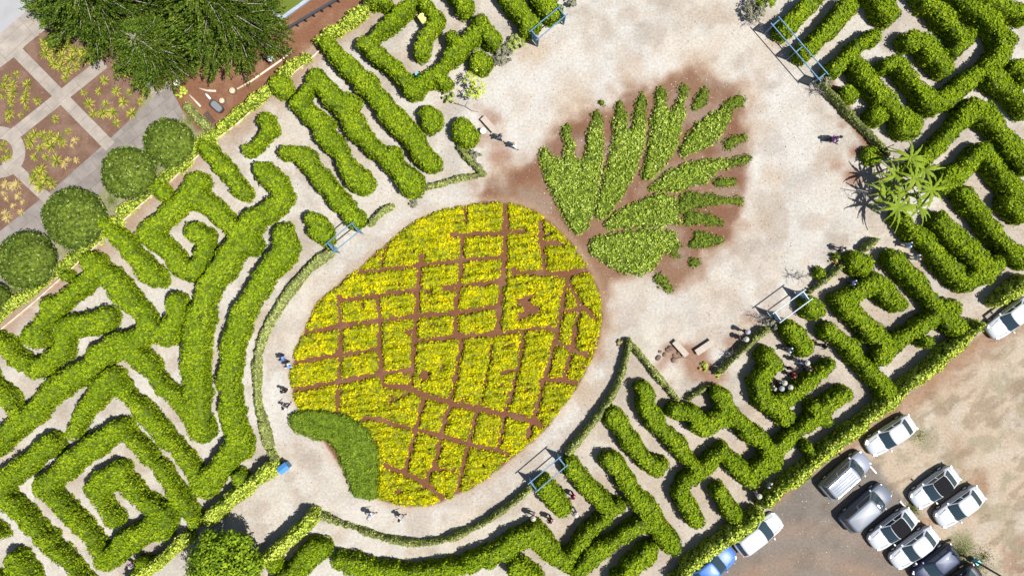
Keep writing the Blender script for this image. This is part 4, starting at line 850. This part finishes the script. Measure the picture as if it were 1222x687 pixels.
# timber edging boards: one object for each run
for i, (lb, pts) in enumerate([('timber edging from the left edge along the narrow hedge to the gap by the spheres', [(-60, 1232), (10, 1178), (130, 1080), (270, 955), (380, 852)]), ('timber edging between the hedge head and the spiral hedge', [(430, 806), (490, 750), (550, 700)]),
                               ('timber edging above the bean-shaped hedge', [(612, 656), (665, 602), (725, 550)]), ('timber edging below the mulch yard as far as the leafy shrub', [(782, 500), (860, 440), (920, 385), (975, 335)]),
                               ('timber edging in front of the short bushy hedge', [(1045, 272), (1100, 228), (1148, 182)]), ('timber edging at the top near the rail fence', [(1206, 134), (1270, 85), (1328, 36)])]):
    mb = MB(); pw = [(*G(x, y), .16) for x, y in pts]
    for a, b in zip(pw[:-1], pw[1:]): mb.bar(a, b, .09, .3)
    tag(mb.build('edging_board', M['timber']), lb, 'edging', 'timber edging of the maze')
for lb, pts in [('long curved pale log edging in the mulch under the right conifer', [(850, 320), (900, 292), (960, 250), (1010, 215), (1050, 180)]), ('short pale log edging left of the stumps', [(716, 318), (745, 326), (775, 327)]), ('slanting pale log beside the grating', [(680, 342), (700, 362), (720, 383)])]:
    pw = [(*G(x, y), .09) for x, y in pts]; tag(MB().tube(pw, .09, 8).build('log_edging', M['timber']), lb, 'log')
for lb, x, y, r in [('round cut tree stump in the mulch, the one with a ring of bark', 830, 324, .28), ('plain round cut stump nearer the dark trough', 793, 360, .25)]:
    e = empty('tree_stump', (*G(x, y, .35), 0), 0, lb, 'stump'); MB().lathe([(r*1.1, 0), (r, .1), (r*.97, .34)], 18).build('bark', M['bark'], e); MB().lathe([(r*.9, .343), (r*.88, .36)], 18).build('cut_face', noisy('cut_wood', (.5, .32, .2), (.62, .42, .3), 14), e)
e = empty('dark_trough', (*G(774, 380, .4), 0), math.radians(-42), 'dark grey oblong trough on the mulch beside a stump', 'trough')
mb = MB(); prof = [(math.copysign(abs(math.cos(a))**.5, math.cos(a))*.62, math.copysign(abs(math.sin(a))**.6, math.sin(a))*.33) for a in [2*math.pi*k/24 for k in range(24)]]
vs = [(x, y, 0) for x, y in prof]+[(x*1.04, y*1.06, .42) for x, y in prof]+[(x*.9, y*.85, .42) for x, y in prof]+[(x*.86, y*.8, .3) for x, y in prof]
mb.add(vs, [(k, (k+1) % 24, (k+1) % 24+24, k+24) for k in range(24)]+[(k+24, (k+1) % 24+24, (k+1) % 24+48, k+48) for k in range(24)]+[(k+48, (k+1) % 24+48, (k+1) % 24+72, k+72) for k in range(24)])
mb.build('basin', M['trim'], e); MB().add([(x*.86, y*.8, .33) for x, y in prof], [tuple(range(24))]) ; f = MB(); f.add([(x*.87, y*.81, .34) for x, y in prof], [tuple(range(24))]); f.build('filling', mat('slate_grey', (.13, .135, .15), .6), e)
g_ = MB(); 
for k in range(9): g_.box(-.5+k*.125, 0, .06, .05, .5, .05)
g_.box(0, -.27, .06, 1.1, .05, .06); g_.box(0, .27, .06, 1.1, .05, .06); o = g_.build('metal_grating', M['blacksteel']); o.location = (*G(748, 424), 0); o.rotation_euler.z = math.radians(-52); tag(o, 'dark slatted grating on the ground by the bushy clipped hedge', 'grating')
e = empty('garden_spotlight', (*G(744, 345, .3), 0), math.radians(-48), 'white elongated fitting lying on the mulch beside the logs', 'fitting')
MB().lathe([(.08, 0), (.1, .1), (.05, .2)], 12).build('base', M['blacksteel'], e); MB().tube([(-.32, 0, .26), (-.1, 0, .27), (.3, 0, .26)], [.05, .1, .08], 10).build('housing', M['white'], e)
def urn(label, x, y):
    e = empty('globe_lamp', (*G(x, y, 1.0), 0), 0, label, 'garden lamp', 'pale garden lamps under the conifers')
    MB().tube([(0, 0, 0), (0, 0, .8)], .05).build('post', M['blacksteel'], e); MB().lathe([(.08, .8), (.26, .92), (.3, 1.05), (.22, 1.2), (.06, 1.27)], 16).build('globe', M['white'], e)
urn('pale round garden lamp between the conifer and the paved walk', 632, 296); urn('pale round garden lamp at the tip of the right conifer', 968, 210)
# dark rail fence
a = Vector((*G(1040, 112), 0)); b = Vector((*G(1245, -8), 0)); n_ = 7; e = empty('rail_fence', tuple(a), math.atan2((b-a).y, (b-a).x), 'dark low rail fence beside the pond, running to the top edge', 'fence'); L = (b-a).length
for i in range(n_+1): MB().box(L*i/n_, 0, .45, .1, .1, .9).build('post', M['blacksteel'], e)
for z in (.35, .62, .93): MB().box(L/2, .0 if z > .9 else .08, z, L+.2, .2 if z > .9 else .05, .07).build('rail', M['blacksteel'], e)
# lamp post in the car park
e = empty('lamp_post', (*G(3483, 2002), 0), 0, 'tall dark lamp post in the car park with a teal box at its foot', 'lamp post')
MB().tube([(0, 0, 0), (0, 0, 3), (0, 0, 7)], [.1, .08, .06], 10).build('pole', M['blacksteel'], e); MB().box(0, 0, .03, .5, .5, .06).build('base_plate', M['concrete'], e)
MB().box(-.02, .0, .55, .42, .3, .62, .6).build('utility_box', M['teal'], e); MB().bar((0, 0, 6.9), (.9, .3, 7.1), .07, .07).build('arm', M['blacksteel'], e); MB().box(1.1, .37, 7.1, .6, .22, .1, .32).build('lamp_head', M['greypaint'], e)
for lb, x, y, an, L in [('white concrete wheel stop in front of the silver van', 3121, 1676, math.atan2(-33, 30), 1.15), ('white concrete wheel stop by the upper black-roofed car', 3234, 1808, math.atan2(-33, 28), 1.15)]:
    mb = MB(); mb.add([(-L/2, -.1, 0), (L/2, -.1, 0), (L/2, .1, 0), (-L/2, .1, 0), (-L/2+.05, -.06, .13), (L/2-.05, -.06, .13), (L/2-.05, .06, .13), (-L/2+.05, .06, .13)], [(3, 2, 1, 0), (4, 5, 6, 7), (0, 1, 5, 4), (1, 2, 6, 5), (2, 3, 7, 6), (3, 0, 4, 7)])
    o = mb.build('wheel_stop', M['stonebench'] if False else mat('wheel_stop_paint', (.6, .56, .5), .8)); o.location = (*G(x, y), 0); o.rotation_euler.z = an; tag(o, lb, 'wheel stop')
o = MB().box(0, 0, .15, 1.7, .75, .3, 0, .97).build('concrete_slab', M['concrete']); o.location = (*G(3556, 1122), 0); o.rotation_euler.z = math.radians(38); tag(o, 'pale concrete slab step by the car at the right edge', 'slab')
o = MB().box(0, 0, .15, 1.2, .7, .3, 0, .97).build('concrete_slab', M['concrete']); o.location = (*G(2737, 1835), 0); o.rotation_euler.z = math.radians(38); tag(o, 'concrete step filling the gap in the boundary hedge by the hatchback', 'slab')

def tufts(label, spots, seed):
    rng = np.random.default_rng(seed); Ps = []
    for x3, y3, r, n in spots:
        gx, gy = G(x3, y3); a = rng.random(n)*6.28; rr = r*np.abs(rng.normal(0, .5, n)); Ps.append(np.stack([gx+rr*np.cos(a), gy+rr*np.sin(a), np.full(n, .01)], 1))
    p = np.concatenate(Ps); D = rng.normal(0, .6, p.shape); D[:, 2] = np.abs(D[:, 2])+.35
    V, F = blades(p, D, rng.uniform(.06, .16, len(p)), rng.uniform(.03, .06, len(p)), rng)
    tag(link('grass_tufts', mesh_np('grass_tufts', V, F, [M['grass']])), label, 'grass', kind='stuff')
tufts('thin grass round the foot of the car park lamp post', [(3430, 1975, 1.5, 1500), (3490, 2020, 1.3, 1200), (3520, 1990, 1.4, 500)], 5)
tufts('thin grass between the black-roofed cars', [(3262, 1820, .8, 900), (3290, 1560, 1.6, 300)], 6)
tufts('thin grass on the strip between the topiary spheres', [(560, 580, .9, 900), (680, 430, .9, 700), (400, 720, 1.0, 1100), (250, 880, .8, 800), (50, 1040, 1.2, 1200)], 7)
# ------------------------------------------------------------ cars
def paint(name, c, metal=.0): return mat(name, c, .42, metal, .35, .12)
PW = paint('white_car_paint', (.37, .385, .41)); PSI = paint('silver_car_paint', (.17, .19, .235)); PSD = paint('slate_car_paint', (.10, .115, .145)); PBL = paint('blue_car_paint', (.045, .13, .40)); PNV = paint('navy_car_paint', (.012, .02, .05), .2); PBK = mat('black_roof_panel', (.008, .008, .01), .7, spec=.04); PDK = paint('dark_car_paint', (.02, .02, .025), .2)
def car(label, x3, y3, dx, dy, pm, kind='sedan', L=4.55, W=1.8, roofm=None, rack=False, cat='car', name='parked_car'):
    """+X is the front"""
    van = kind == 'van'; hatch = kind == 'hatch'; Hc = 1.74 if van else 1.5 if hatch else 1.44
    e = empty(name, (*G(x3, y3, .8), 0), math.atan2(-dy, dx), label, cat, 'cars in the earth car park')
    # lower body: rings along the length (x, half width, sill z, belt z, deck z)
    if van: st = [(-.5, .80, .38, .80, .86), (-.485, .90, .27, .90, .98), (-.42, .97, .2, .98, 1.02), (-.2, 1, .18, 1.0, 1.03), (.1, 1, .18, .99, 1.02), (.26, .99, .18, .97, 1.02), (.35, .97, .2, .90, .98), (.43, .90, .22, .80, .90), (.47, .79, .26, .70, .80), (.49, .62, .32, .62, .70), (.5, .36, .38, .55, .60)]
    else: st = [(-.5, .34, .38, .66, .70), (-.495, .56, .34, .74, .79), (-.48, .72, .30, .81, .87), (-.455, .84, .25, .86, .93), (-.41, .92, .2, .90, .97), (-.33, .98, .18, .93, 1.0), (-.1, 1, .17, .92, .96), (.12, 1, .17, .90, .95), (.25, .99, .17, .86, .95), (.34, .97, .18, .82, .91), (.41, .91, .2, .75, .85), (.455, .81, .22, .68, .78), (.482, .66, .26, .60, .69), (.496, .46, .32, .54, .60), (.5, .26, .36, .50, .54)]
    mb = MB(); vs = []; R = 12
    for (x, w_, s, b, d) in st:
        hw = W/2*w_
        prof = [(-hw*.86, s), (-hw*.97, s+.1), (-hw, (s+b)/2), (-hw*.985, b-.06), (-hw*.93, b), (-hw*.6, b+(d-b)*.75), (0-hw*.2, d), (hw*.2, d), (hw*.6, b+(d-b)*.75), (hw*.93, b), (hw*.985, b-.06), (hw, (s+b)/2), (hw*.97, s+.1), (hw*.86, s)]
        R = len(prof); vs += [(x*L, y, z) for y, z in prof]
    n = len(st); fs = [(i*R+k, i*R+(k+1) % R, (i+1)*R+(k+1) % R, (i+1)*R+k) for i in range(n-1) for k in range(R)]
    fs.append(tuple(range(R))[::-1]); fs.append(tuple((n-1)*R+k for k in range(R))); mb.add(vs, fs, True)
    body = mb.build('body', pm, e)
    # greenhouse: bottom ring and roof ring
    if van: zb = .98; bx = (-.478, .29); tx = (-.43, .13)
    elif hatch: zb = .93; bx = (-.475, .24); tx = (-.38, .05)
    else: zb = .93; bx = (-.40, .215); tx = (-.25, .035)
    bw, tw = W/2*.90, W/2*.77
    def ringp(x0, x1, hw, z, r=.12, kk=1):
        return [(x0*L+r, -hw, z), (x1*L-r*1.2, -hw, z), (x1*L, -hw*.72, z+.005*kk), (x1*L+.03, 0, z+.01*kk), (x1*L, hw*.72, z+.005*kk), (x1*L-r*1.2, hw, z), (x0*L+r, hw, z), (x0*L, hw*.75, z), (x0*L-.02, 0, z), (x0*L, -hw*.75, z)]
    b0 = ringp(*bx, bw, zb-.05); t0 = ringp(*tx, tw, Hc-.05, .1); m0 = [tuple((np.array(p)*.12+np.array(q_)*.88)) for p, q_ in zip(b0, t0)]
    cen = (L*(tx[0]+tx[1])/2, 0, Hc+.0); t1 = [(p[0]*.9+cen[0]*.1, p[1]*.82, Hc-.012) for p in t0]
    cb = MB(); vs = b0+t0+t1+[cen]; fs = [(k, (k+1) % 10, (k+1) % 10+10, k+10) for k in range(10)]+[(k+10, (k+1) % 10+10, (k+1) % 10+20, k+20) for k in range(10)]+[(k+20, (k+1) % 10+20, 30) for k in range(10)]
    cb.add(vs, fs, True); cb.build('cabin', pm, e)
    def pane(name, ids, u0, u1, v0, v1, off):
        """glass laid 8 mm proud over the cabin faces between ring points"""
        g = MB(); A = [np.array(b0[i]) for i in ids]; B = [np.array(t0[i]) for i in ids]; ns = len(ids)-1; us = np.linspace(u0, u1, 7); gv = []
        for u in us:
            f = u*ns; i = min(int(f), ns-1); t = f-i; a = A[i]*(1-t)+A[i+1]*t; b = B[i]*(1-t)+B[i+1]*t
            for v in (v0, v1): gv.append(a*(1-v)+b*v+np.array(off))
        g.add([tuple(p) for p in gv], [(2*i, 2*i+2, 2*i+3, 2*i+1) for i in range(6)]); return g.build(name, M['glass'], e)
    pane('windshield', [1, 2, 3, 4, 5], .05, .95, .04, .96, (.02, 0, .02)); pane('rear_window', [6, 7, 8, 9, 0], .14, .86, .18, .9, (-.02, 0, .02))
    for sgn, ids in ((-1, [0, 1]), (1, [6, 5])):
        pane('side_window', ids, .04, .47, .2, .88, (0, sgn*.015, .01)); pane('side_window', ids, .51, .95, .2, .88, (0, sgn*.015, .01))
    rp = MB(); k0 = [(p[0]*.97+cen[0]*.03, p[1]*(1.0 if roofm else .75), Hc-.03+(.035 if roofm else .028)) for p in t0]
    if roofm:
        rp.add(k0+[(cen[0], 0, Hc+.03)]+[(p[0], p[1], p[2]-.05) for p in k0], [(k, (k+1) % 10, 10) for k in range(10)]+[(k+11, (k+1) % 10+11, (k+1) % 10, k) for k in range(10)]); rp.build('roof_panel', roofm, e)
    for sx, ax in ((.31, 'f'), (-.30, 'r')):
        for sg in (-1, 1):
            wh = MB().tube([(sx*L, sg*(W/2-.19), .32), (sx*L, sg*(W/2+.005), .32)], .32, 20).build('wheel', M['tyre'], e)
            MB().tube([(sx*L, sg*(W/2-.0), .32), (sx*L, sg*(W/2+.02), .32)], .2, 14).build('rim', M['rim'], wh)
    for sg in (-1, 1):
        MB().box(L*.437, sg*W*.345, .69, .30, .20, .11, -sg*.62).build('headlight', M['lamp_clear'], e)
        MB().box(-L*.478, sg*W*.36, .78, .08, .2, .13, sg*.35).build('taillight', M['lamp_red'], e)
        mm = MB(); mm.box(L*(bx[1]-.055), sg*(W/2*.98+.09), .98, .13, .2, .13, 0, .85); mm.build('mirror', pm, e)
        MB().box(0, sg*(W/2*.985), .26, L*.5, .05, .12).build('sill_trim', M['trim'], e)
    MB().box(L*.492, 0, .44, .05, W*.36, .14).build('grille', M['trim'], e)
    MB().box(-L*.5, 0, .56, .02, .34, .15).build('number_plate', M['plate'], e)
    for sg in (-1, 1): MB().bar((L*(bx[1]+.02), sg*.35-.2, zb+.015), (L*(bx[1]-.01), sg*.35+.28, zb+.05), .03, .02).build('wiper', M['trim'], e)
    if not van:
        sm_ = MB(); zf = .955
        for sg in (-1, 1): sm_.bar((L*.245, sg*W*.36, .945), (L*.40, sg*W*.30, .845), .02, .02)
        sm_.bar((L*.425, -W*.24, .80), (L*.425, W*.24, .80), .02, .02)
        if not hatch: sm_.bar((-L*.425, -W*.34, .955), (-L*.425, W*.34, .955), .02, .02)
        sm_.build('panel_seams', M['trim'], e)
    if rack:
        for sg in (-1, 1): MB().bar((L*(tx[0]+.02), sg*W*.31, Hc+.05), (L*(tx[1]-.03), sg*W*.31, Hc+.05), .045, .05).build('roof_rail', M['rim'], e)
        ribs = MB()
        for k in range(5): ribs.box(L*(tx[0]+tx[1])/2, -.44+k*.22, Hc+.006, L*(tx[1]-tx[0])*.82, .05, .02)
        ribs.build('roof_ribs', M['ribs'], e)
    return e
car('white sedan parked alone against the boundary hedge', 3191, 1560, -145, 95, PW)
car('silver van with roof rails, its nose at a white wheel stop', 3030, 1700, 122, -108, PSI, 'van', 4.75, 1.86, rack=True)
car('dark slate minivan below the silver van, red tail lamp showing', 3103, 1817, 128, -112, PSD, 'van', 4.85, 1.88)
car('white car with a big black roof panel, upper one of two such', 3349, 1746, -150, 112, PW, 'sedan', 4.5, 1.84, PBK)
car('white sedan right of the upper black-roofed car, rightmost in the rows', 3438, 1815, -150, 108, PW)
car('white car with a black roof panel beside the bottom row wheel stop', 3198, 1895, -150, 115, PW, 'sedan', 4.5, 1.84, PBK)
car('white sedan between the lower black-roofed car and the navy car', 3275, 1962, -145, 112, PW)
car('dark navy glossy car at the bottom beside the lamp post', 3352, 2022, -142, 112, PNV, 'hatch', 4.3)
car('white hatchback parked against the boundary hedge by the concrete step', 2717, 1912, 150, -114, PW, 'hatch', 4.55, 1.85)
car('bright blue car half cut off by the bottom edge', 2552, 2030, 145, -120, PBL)
car('white car cut off by the right edge, by the concrete slab', 3625, 1138, -140, 108, PW, 'sedan', 4.6)
car('black car barely peeking in at the bottom edge', 3430, 2098, -142, 112, PDK)

# ------------------------------------------------------------ people
def skin_mesh(name, verts, edges, radii, m, sub=1):
    me = bpy.data.meshes.new(name); me.from_pydata(verts, edges, []); o = bpy.data.objects.new(name+'_build', me); COL.objects.link(o)
    sk_ = o.modifiers.new('s', 'SKIN'); sv = me.skin_vertices[0].data
    for i, r in enumerate(radii): sv[i].radius = (r, r) if not isinstance(r, tuple) else r
    sv[0].use_root = True
    if sub: sm = o.modifiers.new('d', 'SUBSURF'); sm.levels = sub; sm.render_levels = sub
    bpy.context.view_layer.update(); dg = bpy.context.evaluated_depsgraph_get(); r = bpy.data.meshes.new_from_object(o.evaluated_get(dg)); r.name = name
    bpy.data.objects.remove(o); r.materials.clear(); r.materials.append(m); r.polygons.foreach_set('use_smooth', np.ones(len(r.polygons), bool)); return r
SKIN = mat('skin', (.45, .26, .17), .6)
def pose(kind):
    J = {'pel': (0, 0, .93), 'wai': (0, .0, 1.08), 'che': (0, .0, 1.28), 'nec': (0, 0, 1.47), 'hd0': (0, .01, 1.56), 'hd1': (0, .02, 1.68)}
    for s, k in ((-1, 'L'), (1, 'R')):
        st = {'walk': .24*s, 'stand': .03*s, 'wait': -.05*s}[kind]; arm = -st*1.1
        J['hip'+k] = (.10*s, 0, .88); J['kne'+k] = (.11*s, st*.55+.03, .49); J['ank'+k] = (.11*s, st-.02, .09); J['toe'+k] = (.12*s, st+.15, .04)
        J['sho'+k] = (.19*s, 0, 1.41)
        if kind == 'wait': J['elb'+k] = (.25*s, -.03, 1.13); J['wri'+k] = (.16*s, .20, 1.08)
        else: J['elb'+k] = (.25*s, arm*.5-.03, 1.14); J['wri'+k] = (.27*s, arm+.06, .91)
    return J
def body_mesh(kind):
    J = pose(kind); names = list(J); v = [J[n] for n in names]; ix = {n: i for i, n in enumerate(names)}
    rad = {'pel': (.14, .11), 'wai': (.125, .09), 'che': (.15, .105), 'nec': .055, 'hd0': .085, 'hd1': .088, 'hip': .085, 'kne': .055, 'ank': .04, 'toe': .035, 'sho': .058, 'elb': .04, 'wri': .027}
    r = [rad[n] if n in rad else rad[n[:3]] for n in names]
    E = [('pel', 'wai'), ('wai', 'che'), ('che', 'nec'), ('nec', 'hd0'), ('hd0', 'hd1')]
    for k in 'LR': E += [('pel', 'hip'+k), ('hip'+k, 'kne'+k), ('kne'+k, 'ank'+k), ('ank'+k, 'toe'+k), ('che', 'sho'+k), ('sho'+k, 'elb'+k), ('elb'+k, 'wri'+k)]
    e = [(ix[a], ix[b]) for a, b in E]
    for k, s in (('L', -1), ('R', 1)):
        w_ = Vector(J['wri'+k]); d = (w_-Vector(J['elb'+k])).normalized(); side = Vector((0, 1, 0)) if kind != 'wait' else Vector((0, 0, 1)); side = (side-d*side.dot(d)).normalized()
        v.append(tuple(w_+d*.07)); r.append((.032, .02)); pi = len(v)-1; e.append((ix['wri'+k], pi))
        for f, (o_, l) in enumerate([(-.027, .055), (-.009, .07), (.009, .075), (.027, .065)]):
            a = w_+d*.1+side*o_; v.append(tuple(a)); r.append(.009); e.append((pi, len(v)-1)); v.append(tuple(a+d*l+Vector((-s*.02, 0, 0)))); r.append(.008); e.append((len(v)-2, len(v)-1))
        a = w_+d*.03+side*.04; v.append(tuple(a)); r.append(.01); e.append((ix['wri'+k], len(v)-1)); v.append(tuple(a+d*.04+side*.02)); r.append(.009); e.append((len(v)-2, len(v)-1))
    return skin_mesh('person', v, e, r, SKIN)
def cloth_meshes(kind):
    J = pose(kind)
    def part(names, E, rad, nm):
        ix = {n: i for i, n in enumerate(names)}; return skin_mesh(nm, [J[n] for n in names], [(ix[a], ix[b]) for a, b in E], [rad[n] for n in names], SKIN)
    for k in 'LR': J['mid'+k] = tuple((Vector(J['sho'+k])*.15+Vector(J['elb'+k])*.85)); J['shn'+k] = tuple(Vector(J['kne'+k])*.15+Vector(J['ank'+k])*.85); J['knb'+k] = tuple(Vector(J['hip'+k])*.1+Vector(J['kne'+k])*.9)
    J['che2'] = (0, 0, 1.37); J['hem'] = (0, 0, .9)
    n = ['wai', 'hem', 'che', 'che2', 'shoL', 'shoR', 'midL', 'midR']
    sh = part(n, [('wai', 'hem'), ('wai', 'che'), ('che', 'che2'), ('che', 'shoL'), ('che', 'shoR'), ('shoL', 'midL'), ('shoR', 'midR')], {'wai': (.15, .115), 'hem': (.165, .13), 'che': (.175, .13), 'che2': (.12, .09), 'shoL': .08, 'shoR': .08, 'midL': .062, 'midR': .062}, 'shirt')
    n = ['pel', 'hipL', 'hipR', 'kneL', 'kneR', 'shnL', 'shnR']
    tr = part(n, [('pel', 'hipL'), ('pel', 'hipR'), ('hipL', 'kneL'), ('hipR', 'kneR'), ('kneL', 'shnL'), ('kneR', 'shnR')], {'pel': (.155, .125), 'hipL': .105, 'hipR': .105, 'kneL': .075, 'kneR': .075, 'shnL': .06, 'shnR': .06}, 'trousers')
    n = ['pel', 'hipL', 'hipR', 'knbL', 'knbR']
    so_ = part(n, [('pel', 'hipL'), ('pel', 'hipR'), ('hipL', 'knbL'), ('hipR', 'knbR')], {'pel': (.155, .125), 'hipL': .11, 'hipR': .11, 'knbL': .09, 'knbR': .09}, 'shorts')
    return sh, tr, so_
KM = {k: (body_mesh(k),)+cloth_meshes(k) for k in ('walk', 'stand', 'wait')}
def mb_mesh(mb, name):
    me = bpy.data.meshes.new(name); me.from_pydata(mb.v, [], mb.f); me.polygons.foreach_set('use_smooth', np.ones(len(mb.f), bool)); return me
hb = MB().lathe([(.104, 1.585), (.118, 1.65), (.112, 1.72), (.08, 1.775), (.03, 1.795)], 14, (0, -.015, 0)); HAIR = mb_mesh(hb, 'hair')
ht = MB().lathe([(.225, 1.69), (.225, 1.70), (.125, 1.715), (.12, 1.79), (.06, 1.825)], 18); HAT = mb_mesh(ht, 'hat')
fc = MB(); 
for s in (-1, 1): fc.lathe([(.012, 0), (.006, .012)], 6, (s*.035, .108, 1.645))
EYES = mb_mesh(fc, 'eyes'); ns_ = MB().tube([(0, .10, 1.65), (0, .128, 1.61), (0, .10, 1.60)], [.008, .014, .01], 6); NOSE = mb_mesh(ns_, 'nose')
sb = MB()
CM = {}
def cm(c):
    if c not in CM: CM[c] = mat('cloth', c, .9, spec=.1)
    return CM[c]
WH = (.5, .5, .5); HT = (.34, .32, .28); BLU = (.12, .22, .6); LB = (.42, .52, .72); DK = (.03, .03, .04); RED = (.45, .05, .09); PU = (.22, .08, .3); TAN = (.35, .27, .18); PK = (.7, .35, .42); GR = (.25, .26, .28); JN = (.08, .12, .22); BR = (.16, .08, .05); MG = (.55, .05, .2)
def person(label, x3, y3, face, kind, top, bot, hair=(.03, .02, .015), hat=None, shorts=False, sc=1.0, bag=None):
    e = empty('person', (*G(x3, y3, 1.2), 0), math.radians(face)-math.pi/2, label, 'person', 'visitors in the garden'); e.scale = (sc, sc, sc)
    b, sh, tr, so_ = KM[kind]; body = link('body', b, e)
    for nm, me, c in (('shirt', sh, top), ('shorts' if shorts else 'trousers', so_ if shorts else tr, bot), ('hair', HAIR, hair), ('nose', NOSE, None), ('eyes', EYES, (.02, .02, .02))):
        o = link(nm, me.copy(), e); o.data.materials.clear(); o.data.materials.append(SKIN if c is None else cm(c))
    if hat: o = link('hat', HAT.copy(), e); o.data.materials.append(cm(hat))
    if bag: MB().box(0, -.2, 1.22, .28, .16, .38, 0, .85).build('backpack', cm(bag), e)
    for s, k in ((-1, 'L'), (1, 'R')):
        t = pose(kind)['toe'+k]; a = pose(kind)['ank'+k]; MB().tube([(a[0], a[1]-.05, .045), (t[0], t[1]-.03, .045), (t[0], t[1]+.06, .035)], [.05, .052, .035], 8).build('shoe', cm(DK if top != DK else WH), e)
pp = person
pp('visitor in dark clothes walking beside another in white near the single bench', 1789, 488, -20, 'walk', JN, DK)
pp('visitor in white walking away from the single bench', 1842, 517, -25, 'walk', WH, WH, TAN)
pp('visitor in a blue top, front one of the pair on the left walk', 1008, 1284, 150, 'walk', BLU, JN)
pp('visitor in white with a blue bag, hind one of the pair on the left walk', 1028, 1308, 150, 'walk', WH, LB, bag=BLU)
pp('visitor all in black standing on the left walk', 1014, 1400, 80, 'stand', DK, DK)
pp('visitor in white and dark below the one in black on the left walk', 1018, 1459, 70, 'walk', WH, DK)
pp('visitor in a blue shirt on the bottom walk, left of a companion', 1324, 1848, 20, 'walk', BLU, WH, hat=HT)
pp('visitor in a white top on the bottom walk, right of a companion', 1431, 1857, 30, 'walk', WH, GR)
pp('visitor in dark purple on the plaza, left of the pair in the open', 2985, 496, 10, 'walk', PU, DK)
pp('visitor in black and white, right of the pair in the open plaza', 3005, 494, -30, 'walk', WH, DK)
pp('visitor in pale blue on the gravel lane, upper of two', 3259, 876, -10, 'walk', LB, WH)
pp('visitor in pale blue with arms bent, lower of two on the gravel lane', 3290, 921, 10, 'wait', LB, LB)
pp('visitor in a white shirt at the low eastern hedge', 3018, 889, -5, 'stand', WH, DK)
pp('visitor in blue and white by the square spiral hedge in the east', 3059, 1012, -20, 'walk', LB, JN)
pp('visitor in black walking alone right of the eastern gate path', 2954, 1238, 0, 'walk', DK, DK)
pp('visitor in a pale striped top entering the crowded bay', 2830, 1253, 160, 'walk', LB, GR)
pp('visitor in bright blue, left of two in the crowded bay', 2857, 1291, 40, 'stand', BLU, WH)
pp('visitor in blue with a white hat in the crowded bay', 2884, 1297, 100, 'wait', BLU, JN, hat=HT)
pp('visitor in dark clothes against the upper hedge wall of the crowded bay', 2828, 1318, 90, 'stand', DK, DK)
pp('visitor in a dark red top in the crowded bay', 2842, 1342, 200, 'stand', RED, DK)
pp('visitor with a white sun hat in the crowded bay', 2803, 1368, 250, 'stand', WH, GR, hat=HT)
pp('visitor in white at the left wall of the crowded bay', 2770, 1388, 20, 'stand', WH, WH, TAN)
pp('visitor in navy at the bottom of the crowded bay', 2793, 1388, 100, 'stand', JN, DK, hat=GR)
pp('visitor in a navy top and white hat at the bottom of the crowded bay', 2824, 1384, 140, 'wait', JN, WH, hat=HT)
pp('visitor in tan at the right wall of the crowded bay', 2898, 1318, 200, 'stand', TAN, GR)
pp('visitor with a white hat by the straight clipped hedge', 2667, 1213, 120, 'stand', WH, DK, hat=HT)
pp('visitor in black by the straight clipped hedge, upper of two', 2672, 1186, 60, 'stand', DK, DK, hat=GR)
pp('visitor in a magenta and white outfit right of the loaf-shaped hedge', 2052, 1778, -40, 'walk', MG, DK)
pp('visitor in white below the one in magenta and white', 2060, 1838, -50, 'walk', WH, WH, hat=HT)
pp('visitor in a bright magenta top at the bend of the bottom lane', 1909, 1850, -20, 'stand', MG, WH, hat=HT)
pp('visitor in dark brown walking left of the loaf-shaped hedge', 1971, 1863, -40, 'walk', BR, DK, bag=DK)
pp('visitor in pink near the gap by the hatchback', 2713, 1771, 30, 'stand', PK, WH, hat=HT)
pp('visitor in white stepping through near the gap by the hatchback', 2756, 1736, -30, 'walk', WH, GR)
pp('visitor in white and purple in the shade left of the dark tree', 462, 2026, 60, 'stand', WH, PU)

# ------------------------------------------------------------ litter
def litter(name, label, cat, n, colr, zone, smin, smax, seed):
    rng = np.random.default_rng(seed); x = rng.uniform(-44, 44, n*4); y = rng.uniform(-25, 25, n*4); k = zone(x, y, rng); x = x[k][:n]; y = y[k][:n]; m = len(x)
    p = np.stack([x, y, np.full(m, .022)], 1); V, F = leaves(p, np.tile([0, 0, 1.], (m, 1)), 1.0, .6, .25, rng); sc = np.repeat(rng.uniform(smin, smax, m), 4)[:, None]; V = np.repeat(p, 4, 0)+(V-np.repeat(p, 4, 0))*sc; V[:, 2] = np.maximum(V[:, 2], .008)
    tag(link(name, mesh_np(name, V, F, [colr])), label, cat, kind='stuff')
litter('leaf_litter', 'dry brown leaves scattered thinly over the gravel and earth', 'leaf litter', 5200, leafmat('dry_leaf', [(.10, .06, .03), (.2, .13, .07), (.3, .24, .12)]), lambda x, y, r: (fbm(x, y, 3.0, 7, 3)+r.random(len(x))*.25 > .60), .05, .13, 61)
litter('gravel_stones', 'pale stones strewn over the red soil and the car park', 'gravel', 2600, leafmat('pale_stone', [(.25, .22, .19), (.42, .38, .33), (.6, .57, .52)]), lambda x, y, r: (sd_poly(x, y, SOILPOLY) < 0) | ((sd_poly(x, y, PARK) < 0) & (r.random(len(x)) < .5)), .04, .12, 62)
